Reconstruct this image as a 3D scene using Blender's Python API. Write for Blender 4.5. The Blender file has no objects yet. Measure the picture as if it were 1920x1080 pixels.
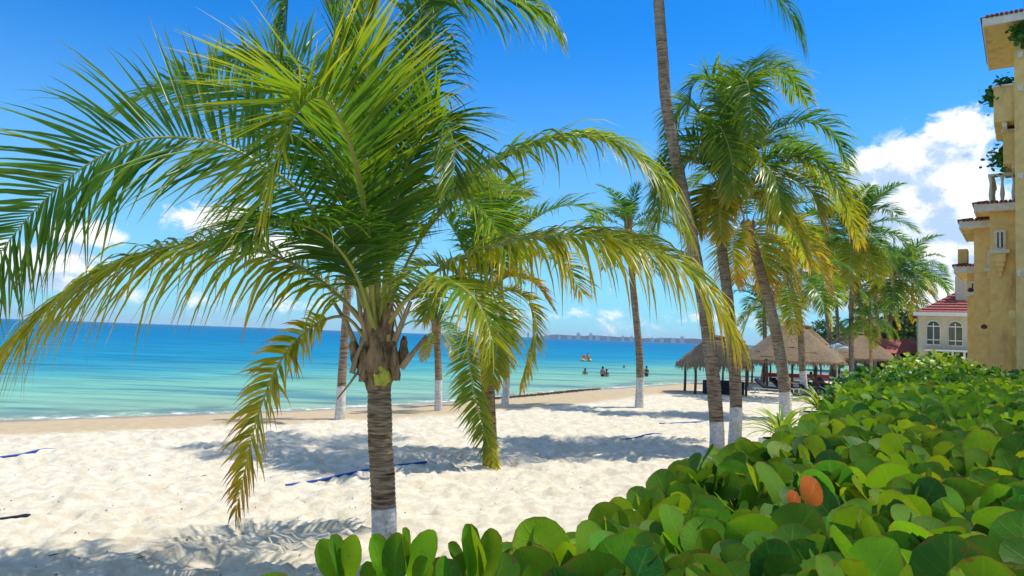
import bpy, math, random
import numpy as np
from mathutils import Vector, Matrix

S = bpy.context.scene
COL = S.collection
rng = np.random.default_rng(7)
random.seed(7)
R = math.radians

# ------------------------------------------------------------------ camera
H = 3.0                       # eye height above the dry sand
FPX = 1387.0                  # focal length in pixels of the 1920 px wide frame
PITCH, ROLL = R(3.74), R(2.05)
F_ = np.array([0, math.cos(PITCH), math.sin(PITCH)])
R0 = np.array([1.0, 0, 0]); U0 = np.array([0, -math.sin(PITCH), math.cos(PITCH)])
R_ = R0 * math.cos(ROLL) + U0 * math.sin(ROLL)
U_ = U0 * math.cos(ROLL) - R0 * math.sin(ROLL)
CAM = np.array([0, 0, H])
cam_d = bpy.data.cameras.new('camera'); cam = bpy.data.objects.new('camera', cam_d); COL.objects.link(cam)
cam_d.sensor_width = 36; cam_d.lens = FPX / 1920 * 36; cam_d.clip_start = .05; cam_d.clip_end = 60000
cam.matrix_world = Matrix(((R_[0], U_[0], -F_[0], 0), (R_[1], U_[1], -F_[1], 0), (R_[2], U_[2], -F_[2], H), (0, 0, 0, 1)))
S.camera = cam

def ray(px, py): return F_ + R_ * ((px - 960) / FPX) - U_ * ((py - 540) / FPX)
def P(px, py, d):
    r = ray(px, py); return CAM + r * (d / r[1])
def G(px, py, z=0.0):
    r = ray(px, py); return CAM + r * ((z - H) / r[2])
def proj(p):
    v = np.asarray(p) - CAM; w = v @ F_
    return 960 + FPX * (v @ R_) / w, 540 - FPX * (v @ U_) / w, w

# ------------------------------------------------------------------ light
SUN_EL = R(63); SUN_AZ = R(77)          # azimuth clockwise from +Y
sd = np.array([math.sin(SUN_AZ) * math.cos(SUN_EL), math.cos(SUN_AZ) * math.cos(SUN_EL), math.sin(SUN_EL)])
sl = bpy.data.lights.new('sun', 'SUN'); sl.energy = 4.1; sl.angle = R(.55); sl.color = (1, .955, .87)
so = bpy.data.objects.new('sun', sl); COL.objects.link(so); so.location = (60, 10, 90)
so.rotation_euler = Vector(sd).to_track_quat('Z', 'Y').to_euler()
S.view_settings.view_transform = 'Standard'; S.view_settings.look = 'None'
S.view_settings.gamma = 1; S.view_settings.exposure = .15; S.view_settings.use_curve_mapping = False
S.cycles.max_bounces = 7; S.cycles.transparent_max_bounces = 8; S.cycles.use_denoising = True
S.cycles.sample_clamp_indirect = 6

class NT:
    """small helper to write node trees"""
    def __init__(s, tree): s.t = tree; s.n = tree.nodes; s.l = tree.links
    def new(s, typ, **kw):
        n = s.n.new(typ)
        for k, v in kw.items(): setattr(n, k, v)
        return n
    def put(s, sock, v):
        if hasattr(v, 'is_linked') or isinstance(v, bpy.types.NodeSocket): s.l.new(v, sock)
        else:
            if hasattr(sock.default_value, '__len__') and not hasattr(v, '__len__'): v = (v, v, v, 1)[:len(sock.default_value)]
            elif hasattr(v, '__len__') and len(v) == 3 and len(sock.default_value) == 4: v = (*v, 1)
            sock.default_value = v
    def m(s, op, a, b=0.0, c=None, clamp=False):
        n = s.new('ShaderNodeMath', operation=op, use_clamp=clamp)
        s.put(n.inputs[0], a); s.put(n.inputs[1], b)
        if c is not None: s.put(n.inputs[2], c)
        return n.outputs[0]
    def mix(s, f, a, b, blend='MIX'):
        n = s.new('ShaderNodeMix', data_type='RGBA', blend_type=blend)
        s.put(n.inputs[0], f); s.put(n.inputs[6], a); s.put(n.inputs[7], b); return n.outputs[2]
    def noise(s, vec, scale, detail=4, rough=.55, dist=0.0):
        n = s.new('ShaderNodeTexNoise')
        if vec is not None: s.l.new(vec, n.inputs['Vector'])
        n.inputs['Scale'].default_value = scale; n.inputs['Detail'].default_value = detail
        n.inputs['Roughness'].default_value = rough; n.inputs['Distortion'].default_value = dist
        return n.outputs[0]
    def ss(s, x, a, b):
        n = s.new('ShaderNodeMapRange', interpolation_type='SMOOTHSTEP'); s.put(n.inputs[0], x)
        n.inputs[1].default_value = a; n.inputs[2].default_value = b; return n.outputs[0]
    def ramp(s, f, stops):
        n = s.new('ShaderNodeValToRGB'); s.put(n.inputs[0], f); e = n.color_ramp.elements
        while len(e) < len(stops): e.new(.5)
        for k, (p, c) in zip(e, stops): k.position = p; k.color = (*c, 1)
        return n.outputs[0]
    def vscale(s, v, xyz):
        n = s.new('ShaderNodeMapping'); s.l.new(v, n.inputs[0]); n.inputs['Scale'].default_value = xyz; return n.outputs[0]

world = bpy.data.worlds.new('World'); S.world = world; world.use_nodes = True
w = NT(world.node_tree); w.n.clear()
sky = w.new('ShaderNodeTexSky', sky_type='NISHITA'); sky.sun_disc = False
sky.sun_elevation = SUN_EL; sky.sun_rotation = SUN_AZ; sky.altitude = 0; sky.air_density = 1.0; sky.dust_density = .4; sky.ozone_density = 2.2
hs = w.new('ShaderNodeHueSaturation'); hs.inputs['Saturation'].default_value = 1.38; hs.inputs['Hue'].default_value = .5; hs.inputs['Value'].default_value = 1.0
w.l.new(sky.outputs[0], hs.inputs['Color'])
tc = w.new('ShaderNodeTexCoord'); sep = w.new('ShaderNodeSeparateXYZ'); w.l.new(tc.outputs['Generated'], sep.inputs[0])
az = w.m('ARCTAN2', sep.outputs[0], sep.outputs[1]); el = w.m('ARCSINE', sep.outputs[2])
def ang(px, py):
    r = ray(px, py); r = r / np.linalg.norm(r); return math.atan2(r[0], r[1]), math.asin(r[2])
CLOUDS = [(1790, 250, 60, 38), (1720, 300, 110, 60), (1735, 420, 120, 110), (1800, 370, 70, 95), (1645, 300, 50, 34), (1770, 330, 95, 60), (1700, 380, 110, 70), (1820, 400, 90, 60),
          (1760, 470, 130, 70), (1850, 470, 80, 70), (1740, 550, 190, 50), (1640, 520, 120, 40),
          (150, 440, 60, 26), (50, 485, 120, 26), (410, 415, 90, 32), (500, 465, 110, 28), (-40, 500, 160, 40), (2150, 430, 160, 80), (-420, 440, 190, 60)]
def density(da, de):
    a2 = w.m('ADD', az, da); e2 = w.m('ADD', el, de); best = None
    for (px, py, rx, ry) in CLOUDS:
        a0, e0 = ang(px, py); ra, re = rx / FPX * 1.05, ry / FPX * 1.05
        x = w.m('MULTIPLY', w.m('SUBTRACT', a2, a0), 1 / ra); y = w.m('MULTIPLY', w.m('SUBTRACT', e2, e0), 1 / re)
        q = w.m('SUBTRACT', 1.0, w.m('SQRT', w.m('ADD', w.m('MULTIPLY', x, x), w.m('MULTIPLY', y, y))))
        best = q if best is None else w.m('MAXIMUM', best, q)
    cv = w.new('ShaderNodeCombineXYZ'); w.put(cv.inputs[0], a2); w.put(cv.inputs[1], w.m('MULTIPLY', e2, 1.35)); cv.inputs[2].default_value = 3.1
    n1 = w.noise(cv.outputs[0], 19, 10, .65, .35)
    # unseen broken cumulus added out of view to whiten fill light, thinning in front
    ax = w.m('MULTIPLY', w.ss(w.m('ADD', w.m('MULTIPLY', w.m('ABSOLUTE', a2), .8), e2), .78, 1.25), .62)
    best = w.m('MAXIMUM', best, w.m('SUBTRACT', ax, .55))
    band = w.m('SUBTRACT', .0, w.m('MULTIPLY', w.m('ABSOLUTE', w.m('SUBTRACT', e2, .035)), 7.0))
    best = w.m('MAXIMUM', w.m('MAXIMUM', best, -.6), band)
    return w.m('ADD', best, w.m('MULTIPLY', w.m('SUBTRACT', n1, .5), 2.1)), n1
d0, n0 = density(0, 0); d1, _ = density(.016, .022)
cover = w.ss(d0, -.06, .40)
lit = w.ss(w.m('SUBTRACT', d0, d1), -.30, .36)
ccol = w.mix(lit, (5.0, 6.6, 9.0), (10.6, 10.6, 10.4))
hz = w.m('MULTIPLY', w.ss(w.m('ABSOLUTE', el), .42, .0), .62)
clear = w.mix(1.0, hs.outputs[0], (.27, 1.30, 1.80), 'MULTIPLY')
c1 = w.mix(hz, clear, (3.6, 6.6, 9.6))
c2 = w.mix(w.m('MULTIPLY', cover, .94), c1, ccol)
bg = w.new('ShaderNodeBackground'); bg.inputs[1].default_value = .1; w.l.new(c2, bg.inputs[0])
wo = w.new('ShaderNodeOutputWorld'); w.l.new(bg.outputs[0], wo.inputs[0])

# ------------------------------------------------------------------ materials
MATS = {}
def newmat(name):
    m = bpy.data.materials.new(name); m.use_nodes = True; t = NT(m.node_tree); t.n.clear()
    out = t.new('ShaderNodeOutputMaterial'); MATS[name] = m; return m, t, out
def bsdf(t, out, col, rough=.6, spec=.3, normal=None):
    b = t.new('ShaderNodeBsdfPrincipled'); t.put(b.inputs['Base Color'], col); t.put(b.inputs['Roughness'], rough)
    b.inputs['Specular IOR Level'].default_value = spec
    if normal is not None: t.l.new(normal, b.inputs['Normal'])
    if out is not None: t.l.new(b.outputs[0], out.inputs[0])
    return b
def bump(t, h, strength, dist):
    b = t.new('ShaderNodeBump'); t.l.new(h, b.inputs['Height']); b.inputs['Strength'].default_value = strength; b.inputs['Distance'].default_value = dist
    return b.outputs[0]
def basic(name, col, rough=.7, var=.2, scale=6, bmp=.3, spec=.25, stretch=(1, 1, 1), dirt=None):
    m, t, out = newmat(name); co = t.new('ShaderNodeTexCoord').outputs['Object']; v = t.vscale(co, stretch)
    n = t.noise(v, scale, 6, .6); c = np.array(col)
    cc = t.mix(t.ss(n, .3, .7), tuple(c * (1 - var)), tuple(np.minimum(c * (1 + var), .95)))
    if dirt:
        n2 = t.noise(t.vscale(co, (1, 1, .25)), scale * .4, 5, .65); cc = t.mix(t.m('MULTIPLY', t.ss(n2, .52, .72), dirt[1]), cc, dirt[0])
    n3 = t.noise(v, scale * 7, 4, .6)
    bsdf(t, out, cc, rough, spec, bump(t, t.m('ADD', n, t.m('MULTIPLY', n3, .4)), bmp, .02)); return m

def leafmat(name, stops, trans=.45, rough=.38, spec=.5, tgain=(1.5, 1.25, .5), veins=False):
    m, t, out = newmat(name)
    at = t.new('ShaderNodeAttribute', attribute_name='tint'); f = at.outputs['Fac']
    co = t.new('ShaderNodeTexCoord')
    f = t.m('ADD', f, t.m('MULTIPLY', t.m('SUBTRACT', t.noise(co.outputs['Object'], 9, 3), .5), .12))
    col = t.ramp(f, stops); nrm = None
    if veins:
        sp = t.new('ShaderNodeSeparateXYZ'); t.l.new(co.outputs['UV'], sp.inputs[0])
        u = t.m('ABSOLUTE', t.m('SUBTRACT', sp.outputs[0], .5)); v = sp.outputs[1]
        mid = t.ss(u, .035, .012)
        ph = t.m('FRACT', t.m('MULTIPLY', t.m('SUBTRACT', v, t.m('MULTIPLY', u, .75)), 5.5))
        side = t.m('MULTIPLY', t.ss(t.m('ABSOLUTE', t.m('SUBTRACT', ph, .5)), .07, .02), .55)
        vein = t.m('MAXIMUM', mid, side)
        col = t.mix(t.m('MULTIPLY', vein, .24), col, (.30, .42, .09))
        rr_ = t.m('POWER', t.m('ADD', t.m('POWER', t.m('MULTIPLY', u, 2), 2), t.m('POWER', t.m('MULTIPLY', t.m('SUBTRACT', v, .5), 2), 2)), .5)
        oi = t.new('ShaderNodeObjectInfo').outputs['Random']; wn = t.noise(co.outputs['Object'], 22, 4, .6); col = t.mix(t.m('MULTIPLY', t.ss(t.m('ADD', rr_, t.m('MULTIPLY', t.m('SUBTRACT', wn, .5), .9)), 1.02, 1.18), .6), col, (.24, .15, .04))
        col = t.mix(t.m('MULTIPLY', t.ss(wn, .62, .66), .7), col, (.20, .11, .03)); hv = t.new('ShaderNodeHueSaturation'); t.l.new(col, hv.inputs['Color']); t.put(hv.inputs['Value'], t.m('ADD', .8, t.m('MULTIPLY', oi, .4))); t.put(hv.inputs['Hue'], t.m('ADD', .485, t.m('MULTIPLY', oi, .03))); col = hv.outputs[0]
        blot = t.noise(co.outputs['Object'], 60, 4, .6); col = t.mix(t.m('MULTIPLY', t.ss(blot, .63, .75), .35), col, (.16, .12, .03))
        nrm = bump(t, t.m('ADD', vein, t.m('MULTIPLY', t.noise(co.outputs['Object'], 35, 3), 1.2)), .35, .004)
    b = bsdf(t, None, col, rough, spec, nrm)
    tr = t.new('ShaderNodeBsdfTranslucent'); g = t.mix(1.0, col, tgain, 'MULTIPLY'); t.l.new(g, tr.inputs[0])
    mx = t.new('ShaderNodeMixShader'); mx.inputs[0].default_value = trans
    t.l.new(b.outputs[0], mx.inputs[1]); t.l.new(tr.outputs[0], mx.inputs[2]); t.l.new(mx.outputs[0], out.inputs[0]); return m

M_FROND = leafmat('palm_leaf', [(0, (.028, .115, .022)), (.28, (.095, .235, .018)), (.5, (.25, .34, .018)), (.74, (.50, .43, .03)), (.88, (.55, .34, .05)), (1, (.20, .115, .05))], .6, .33, .45)
M_GRAPE = leafmat('sea_grape_leaf', [(0, (.036, .16, .028)), (.3, (.115, .30, .016)), (.6, (.25, .42, .018)), (.8, (.30, .42, .02)), (.9, (.42, .22, .05)), (1, (.62, .075, .002))], .50, .5, .16, veins=True)
M_SHRUB = leafmat('shrub_leaf', [(0, (.02, .10, .018)), (.35, (.06, .20, .015)), (.7, (.22, .36, .02)), (1, (.42, .48, .05))], .4, .4, .4)
M_TREE = leafmat('tree_leaf', [(0, (.02, .055, .02)), (.5, (.05, .11, .03)), (1, (.11, .17, .04))], .35, .5, .3)

def trunkmat():
    m, t, out = newmat('palm_bark'); co = t.new('ShaderNodeTexCoord').outputs['Object']
    a = t.noise(t.vscale(co, (1.5, 1.5, 16)), 2.2, 5, .65, .6); b_ = t.noise(co, 6, 6, .65); c_ = t.noise(t.vscale(co, (1, 1, .35)), 2, 3)
    col = t.ramp(a, [(.32, (.05, .033, .022)), (.42, (.17, .115, .07)), (.6, (.38, .28, .18)), (.78, (.52, .43, .31))])
    col = t.mix(t.ss(b_, .55, .75), col, (.10, .072, .05)); col = t.mix(t.m('MULTIPLY', t.ss(c_, .5, .7), .4), col, (.42, .38, .31))
    bsdf(t, out, col, .85, .15, bump(t, t.m('ADD', a, t.m('MULTIPLY', t.noise(co, 40, 4), .5)), .7, .025)); return m
M_BARK = trunkmat()
def paintmat():
    m, t, out = newmat('lime_paint'); co = t.new('ShaderNodeTexCoord').outputs['Object']
    n = t.noise(t.vscale(co, (1, 1, 2)), 5, 6, .65); n2 = t.noise(co, 22, 5, .65)
    n4 = t.noise(t.vscale(co, (1, 1, .3)), 9, 5, .65); col = t.mix(t.ss(n, .38, .68), (.74, .72, .68), (.50, .45, .38)); col = t.mix(t.m('MULTIPLY', t.ss(n4, .52, .68), .55), col, (.42, .35, .27)); col = t.mix(t.ss(n2, .60, .68), col, (.20, .16, .12))
    bsdf(t, out, col, .8, .2, bump(t, t.m('ADD', n, n2), .5, .02)); return m
M_PAINT = paintmat()
M_RACHIS = leafmat('frond_stalk', [(0, (.16, .26, .04)), (.4, (.36, .36, .08)), (.7, (.42, .32, .12)), (1, (.26, .17, .09))], .05, .4, .4)
M_FIBRE = basic('palm_fibre', (.27, .18, .105), .95, .5, 14, .9, .1, (1, 1, .25))
M_STUB = basic('old_stalk', (.37, .28, .17), .8, .35, 10, .5, .2, (1, 1, .2))
M_BUD = basic('bud_sheath', (.42, .42, .05), .5, .3, 8, .2, .35, (1, 1, .3))
M_FLOWER = basic('palm_flower', (.66, .36, .03), .7, .3, 12, .3)
M_COCO = basic('green_coconut', (.30, .30, .04), .4, .3, 6, .1, .4)
M_WOOD = basic('dark_post', (.085, .06, .045), .85, .35, 8, .5, .2, (1, 1, .2))
M_STEM = basic('hedge_stem', (.17, .12, .08), .85, .4, 14, .5, .15)
M_PETIOLE = basic('leaf_stalk', (.34, .42, .16), .5, .3, 12, .1, .4)
M_SOIL = basic('soil', (.075, .055, .038), .95, .4, 5, .6, .05)
M_WALLY = basic('ochre_stucco', (.76, .53, .20), .88, .10, 3, .3, .15, dirt=((.40, .275, .11), .8))
M_TRIM = basic('cream_trim', (.70, .64, .52), .7, .1, 6, .15, .25, dirt=((.45, .42, .36), .4))
M_TILE = basic('roof_tile', (.22, .065, .05), .75, .35, 9, .4, .2)
M_CREAM = basic('cream_stucco', (.56, .52, .38), .85, .08, 3, .2, .15, dirt=((.45, .44, .36), .4))
M_REDROOF = basic('red_roof', (.36, .10, .085), .7, .2, 5, .3, .2)
M_GLASS = basic('window_glass', (.035, .07, .075), .06, .4, 1.2, .0, .9)
M_DARK = basic('dark_opening', (.02, .022, .028), .5, .5, 2, .1, .4)
M_FRAMEW = basic('white_frame', (.72, .72, .68), .5, .08, 6, .05)
M_PLANTER = basic('white_planter', (.74, .72, .68), .6, .1, 5, .15, .3, dirt=((.5, .46, .4), .4))
M_NAVY = basic('navy_cushion', (.022, .024, .042), .85, .35, 7, .3, .1)
M_BLUE = basic('blue_webbing', (.015, .06, .33), .6, .3, 12, .2)
M_ORANGE = basic('orange_plastic', (.75, .22, .02), .4, .15, 5, .05, .5)
M_YELLOW = basic('yellow_plastic', (.78, .52, .03), .4, .15, 5, .05, .5)
M_RED = basic('red_canvas', (.50, .05, .035), .8, .2, 4, .2)
M_SKIN = basic('skin', (.30, .165, .105), .55, .12, 9, .05, .35)
M_HAIR = basic('dark_hair', (.018, .013, .011), .6, .3, 18, .3)
M_SWIM = basic('dark_swimwear', (.015, .018, .035), .7, .3, 9, .1)
M_WEED = basic('dry_seaweed', (.10, .06, .03), .95, .5, 12, .5, .05)
M_COAST = basic('coast_haze_grey', (.16, .22, .24), .95, .25, .004, 0, .0)  # blue-grey base colour holds some of the distance haze over the vegetation
M_TOWER = basic('pale_tower', (.50, .52, .54), .9, .1, .01, 0, .05)

def thatch():
    m, t, out = newmat('palm_thatch'); co = t.new('ShaderNodeTexCoord').outputs['Object']
    a = t.noise(t.vscale(co, (9, 9, 1.5)), 4, 6, .7); b_ = t.noise(co, .9, 4, .6); c_ = t.noise(t.vscale(co, (1, 1, 7)), 2.2, 4)
    col = t.mix(t.ss(a, .3, .7), (.15, .10, .06), (.42, .31, .19)); col = t.mix(t.m('MULTIPLY', t.ss(b_, .45, .7), .6), col, (.20, .17, .14))
    col = t.mix(t.m('MULTIPLY', t.ss(c_, .55, .75), .5), col, (.48, .30, .13))
    bsdf(t, out, col, .95, .08, bump(t, a, .9, .06)); return m
M_THATCH = thatch()

def sandmat():
    m, t, out = newmat('beach_sand'); g = t.new('ShaderNodeNewGeometry').outputs['Position']
    sh = t.new('ShaderNodeAttribute', attribute_name='shore').outputs['Fac']
    n1 = t.noise(g, .35, 6, .6); n2 = t.noise(g, 3.2, 7, .65); n3 = t.noise(g, 90, 3, .7)
    dry = t.mix(t.ss(n2, .3, .72), (.60, .51, .365), (.80, .735, .575))
    dry = t.mix(t.m('MULTIPLY', t.ss(n1, .55, .72), .45), dry, (.60, .48, .33))
    nn = t.noise(g, 11, 5, .7); dry = t.mix(t.m('MULTIPLY', t.ss(nn, .58, .72), .45), dry, (.42, .33, .2))
    edge = t.m('ADD', sh, t.m('MULTIPLY', t.m('SUBTRACT', n1, .5), 2.2))
    damp = t.mix(t.ss(n2, .35, .7), (.50, .375, .215), (.58, .45, .28)); wet = (.34, .245, .155)
    col = t.mix(t.ss(edge, 5.6, 7.0), damp, dry); col = t.mix(t.ss(edge, .15, .9), wet, col)
    col = t.mix(t.m('MULTIPLY', n3, .12), col, (.3, .22, .14))
    rough = t.m('ADD', .45, t.m('MULTIPLY', t.ss(edge, .2, 2.0), .5))
    h = t.m('ADD', t.m('MULTIPLY', t.noise(g, 6, 6, .62), t.ss(edge, 2.2, 4.5)), t.m('MULTIPLY', n3, .12))
    bsdf(t, out, col, rough, .12, bump(t, h, .55, .07)); return m
M_SAND = sandmat()
def seamat():
    m, t, out = newmat('sea_water'); g = t.new('ShaderNodeNewGeometry').outputs['Position']
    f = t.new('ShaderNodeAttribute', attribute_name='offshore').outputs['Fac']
    n1 = t.noise(t.vscale(g, (.6, 1.6, 1)), .035, 5, .6, .5); n2 = t.noise(t.vscale(g, (.35, 1.5, 1)), .12, 5, .6)
    f2 = t.m('ADD', f, t.m('MULTIPLY', t.m('SUBTRACT', n1, .5), .16))
    col = t.ramp(f2, [(.0, (.34, .38, .27)), (.10, (.25, .40, .29)), (.30, (.17, .40, .31)), (.38, (.07, .31, .34)), (.47, (.018, .23, .36)), (.7, (.006, .17, .34)), (1, (.005, .13, .28))])
    col = t.mix(t.m('MULTIPLY', t.ss(n2, .52, .66), .62), col, (.018, .13, .21))
    wv = t.noise(t.vscale(g, (.55, 1.6, 1)), 1.3, 5, .6, .4); wv2 = t.noise(t.vscale(g, (.5, 1.4, 1)), .25, 3)
    rp = t.noise(t.vscale(g, (.4, 1.7, 1)), .8, 6, .68); hv = t.new('ShaderNodeHueSaturation'); t.l.new(col, hv.inputs['Color']); t.put(hv.inputs['Value'], t.m('ADD', .3, t.m('ADD', t.m('MULTIPLY', rp, .7), t.m('MULTIPLY', t.noise(t.vscale(g, (.3, 1.8, 1)), .2, 5, .65), .7)))); col = hv.outputs[0]
    n3 = t.noise(t.vscale(g, (.22, 1.3, 1)), .5, 4, .6); col = t.mix(t.m('MULTIPLY', t.ss(n3, .53, .66), .5), col, (.03, .17, .24))
    shade = t.m('MULTIPLY', t.m('MULTIPLY', t.ss(f, .03, .07), t.ss(f, .15, .10)), t.ss(t.noise(g, .25, 3), .45, .55)); col = t.mix(t.m('MULTIPLY', shade, .6), col, (.09, .17, .2))  # patchy dark band painted along the waterline for a small wave's shadow
    foam = t.m('MULTIPLY', t.ss(f, .085, .02), t.ss(t.noise(g, 1.6, 5, .7), .5, .62)); col = t.mix(foam, col, (.8, .82, .8))
    nb = bump(t, t.m('ADD', wv, t.m('MULTIPLY', wv2, 2)), .8, .16)
    df = t.new('ShaderNodeBsdfDiffuse'); t.l.new(col, df.inputs[0]); t.l.new(nb, df.inputs['Normal']); gl = t.new('ShaderNodeBsdfGlossy'); gl.inputs['Roughness'].default_value = .2; t.l.new(nb, gl.inputs['Normal'])
    mx = t.new('ShaderNodeMixShader'); t.put(mx.inputs[0], t.m('MULTIPLY', t.ss(wv, .45, .75), .13)); t.l.new(df.outputs[0], mx.inputs[1]); t.l.new(gl.outputs[0], mx.inputs[2]); t.l.new(mx.outputs[0], out.inputs[0]); return m
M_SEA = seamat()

# ------------------------------------------------------------------ object helpers
def tag(o, label=None, cat=None, group=None, kind=None):
    if label: o['label'] = label
    if cat: o['category'] = cat
    if group: o['group'] = group
    if kind: o['kind'] = kind
    return o
def empty(name, loc, label, cat, group=None):
    o = bpy.data.objects.new(name, None); COL.objects.link(o); o.location = Vector([float(x) for x in loc]); o.empty_display_size = .2
    return tag(o, label, cat, group)
def link(name, me, parent=None, loc=(0, 0, 0), rz=0.0, sc=1.0):
    o = bpy.data.objects.new(name, me); COL.objects.link(o); o.location = loc; o.rotation_euler = (0, 0, rz); o.scale = (sc, sc, sc)
    if parent is not None: o.parent = parent
    return o
def mesh_np(name, V, Q, mat, smooth=True, attrs=None, uv=None):
    """V (n,3) float, Q (m,4) int quads"""
    V = np.ascontiguousarray(V, dtype=np.float32); Q = np.ascontiguousarray(Q, dtype=np.int32)
    me = bpy.data.meshes.new(name); me.vertices.add(len(V)); me.vertices.foreach_set('co', V.ravel())
    me.loops.add(Q.size); me.loops.foreach_set('vertex_index', Q.ravel())
    me.polygons.add(len(Q)); me.polygons.foreach_set('loop_start', np.arange(0, Q.size, 4, dtype=np.int32))
    if smooth: me.polygons.foreach_set('use_smooth', np.ones(len(Q), dtype=bool))
    for k, a in (attrs or {}).items():
        at = me.attributes.new(k, 'FLOAT', 'POINT'); at.data.foreach_set('value', np.ascontiguousarray(a, dtype=np.float32))
    if uv is not None:
        l = me.uv_layers.new(name='UVMap'); l.data.foreach_set('uv', np.ascontiguousarray(uv[Q.ravel()], dtype=np.float32).ravel())
    me.update(calc_edges=True); me.validate(); me.materials.append(mat); return me

class MB:
    """collects simple shapes into one mesh"""
    def __init__(s): s.v = []; s.f = []
    def add(s, vs, fs):
        b = len(s.v); s.v += [tuple(float(c) for c in v) for v in vs]; s.f += [tuple(b + i for i in f) for f in fs]; return s
    def box(s, c, size, rz=0.0, taper=1.0):
        x, y, z = [k / 2 for k in size]; ca, sa = math.cos(rz), math.sin(rz); vs = []
        for dz in (-1, 1):
            k = taper if dz > 0 else 1
            for dx, dy in ((-1, -1), (1, -1), (1, 1), (-1, 1)):
                a, b = dx * x * k, dy * y * k; vs.append((c[0] + a * ca - b * sa, c[1] + a * sa + b * ca, c[2] + dz * z))
        return s.add(vs, [(3, 2, 1, 0), (4, 5, 6, 7), (0, 1, 5, 4), (1, 2, 6, 5), (2, 3, 7, 6), (3, 0, 4, 7)])
    def tube(s, pts, radii, n=8, cap=True):
        pts = [Vector(tuple(float(c) for c in p)) for p in pts]; b = len(s.v); up = Vector((0, 0, 1)); k = len(pts)
        if not hasattr(radii, '__len__'): radii = [radii] * k
        px = None
        for i, p in enumerate(pts):
            t = (pts[min(i + 1, k - 1)] - pts[max(i - 1, 0)]).normalized()
            if px is None: px = t.cross(up if abs(t.z) < .9 else Vector((1, 0, 0))).normalized()
            px = (px - t * px.dot(t)).normalized(); py = t.cross(px)
            for j in range(n):
                a = 2 * math.pi * j / n; q = p + px * (math.cos(a) * radii[i]) + py * (math.sin(a) * radii[i]); s.v.append(tuple(q))
        for i in range(k - 1):
            for j in range(n): s.f.append((b + i * n + j, b + i * n + (j + 1) % n, b + (i + 1) * n + (j + 1) % n, b + (i + 1) * n + j))
        if cap: s.f.append(tuple(b + j for j in reversed(range(n)))); s.f.append(tuple(b + (k - 1) * n + j for j in range(n)))
        return s
    def lathe(s, prof, c=(0, 0, 0), n=16, sx=1, sy=1):
        b = len(s.v)
        for r, z in prof:
            for j in range(n): a = 2 * math.pi * j / n; s.v.append((c[0] + r * sx * math.cos(a), c[1] + r * sy * math.sin(a), c[2] + z))
        for i in range(len(prof) - 1):
            for j in range(n): s.f.append((b + i * n + j, b + i * n + (j + 1) % n, b + (i + 1) * n + (j + 1) % n, b + (i + 1) * n + j))
        return s
    def build(s, name, mat, parent=None, smooth=False, loc=(0, 0, 0), rz=0.0):
        me = bpy.data.meshes.new(name); me.from_pydata(s.v, [], s.f); me.materials.append(mat)
        if smooth: me.polygons.foreach_set('use_smooth', np.ones(len(me.polygons), dtype=bool))
        me.update(); return link(name, me, parent, loc, rz)

def hash2(ix, iy, seed):
    h = np.sin(ix * 127.1 + iy * 311.7 + seed * 74.7) * 43758.5453; return h - np.floor(h)
def vnoise(x, y, seed=0):
    ix, iy = np.floor(x), np.floor(y); fx, fy = x - ix, y - iy; fx = fx * fx * (3 - 2 * fx); fy = fy * fy * (3 - 2 * fy)
    a, b, c, d = hash2(ix, iy, seed), hash2(ix + 1, iy, seed), hash2(ix, iy + 1, seed), hash2(ix + 1, iy + 1, seed)
    return (a + (b - a) * fx) * (1 - fy) + (c + (d - c) * fx) * fy
def sstep(a, b, x):
    t = np.clip((x - a) / (b - a), 0, 1); return t * t * (3 - 2 * t)
def grid_quads(nr, nc):
    i = np.arange(nr - 1)[:, None] * nc + np.arange(nc - 1)[None, :]; i = i.ravel(); return np.stack([i, i + 1, i + nc + 1, i + nc], 1)

# ------------------------------------------------------------------ beach, sea
SEA_Z = -.38
sp = [G(x, y, SEA_Z)[:2] for x, y in ((0, 791), (160, 786), (320, 780), (480, 775), (640, 768), (800, 758), (950, 747), (1080, 734), (1200, 726), (1310, 718))]
d0_ = (sp[0] - sp[2]); d0_ /= np.linalg.norm(d0_); d1_ = sp[-1] - sp[-2]; d1_ /= np.linalg.norm(d1_)
SHORE = np.array([sp[0] + d0_ * 4000, sp[0] + d0_ * 30] + sp + [sp[-1] + d1_ * 60 + [4, 0], sp[-1] + d1_ * 400 + [60, 0], sp[-1] + d1_ * 4000 + [2500, 0]])
def shore_dist(x, y):
    p = np.stack([x, y], -1).reshape(-1, 2); best = np.full(len(p), 1e18); sgn = np.ones(len(p))
    for a, b in zip(SHORE[:-1], SHORE[1:]):
        ab = b - a; t = np.clip(((p - a) @ ab) / (ab @ ab), 0, 1); q = a + t[:, None] * ab; v = p - q; d = (v * v).sum(1)
        cr = ab[0] * (p[:, 1] - a[1]) - ab[1] * (p[:, 0] - a[0]); k = d < best - 1e-9; best = np.where(k, d, best); sgn = np.where(k, -np.sign(cr), sgn)
    return (np.sqrt(best) * sgn).reshape(x.shape)
def ground_z(x, y, s=None):
    if s is None: s = shore_dist(x, y)
    z = np.where(s > 0, -.38 * (1 - sstep(-1.5, 6.5, s)), np.maximum(-.36 + .05 * s, -3)); z = np.where(s > 0, z, np.minimum(z, -.38 * (1 - sstep(-1.5, 6.5, s)) + 0))
    return z
ys = np.concatenate([np.linspace(-30, 4, 18), 5.2 * (420 / 5.2) ** np.linspace(0, 1, 620)])
us = np.linspace(-1, 1, 560)
wid = np.maximum(1.1 * ys + 6, 26)
X = us[None, :] * wid[:, None]; Y = np.repeat(ys[:, None], len(us), 1)
sd_ = shore_dist(X, Y); Z = ground_z(X, Y, sd_)
amp = .12 + .88 * sstep(5, 8, sd_) * (Y > 5)
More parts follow.
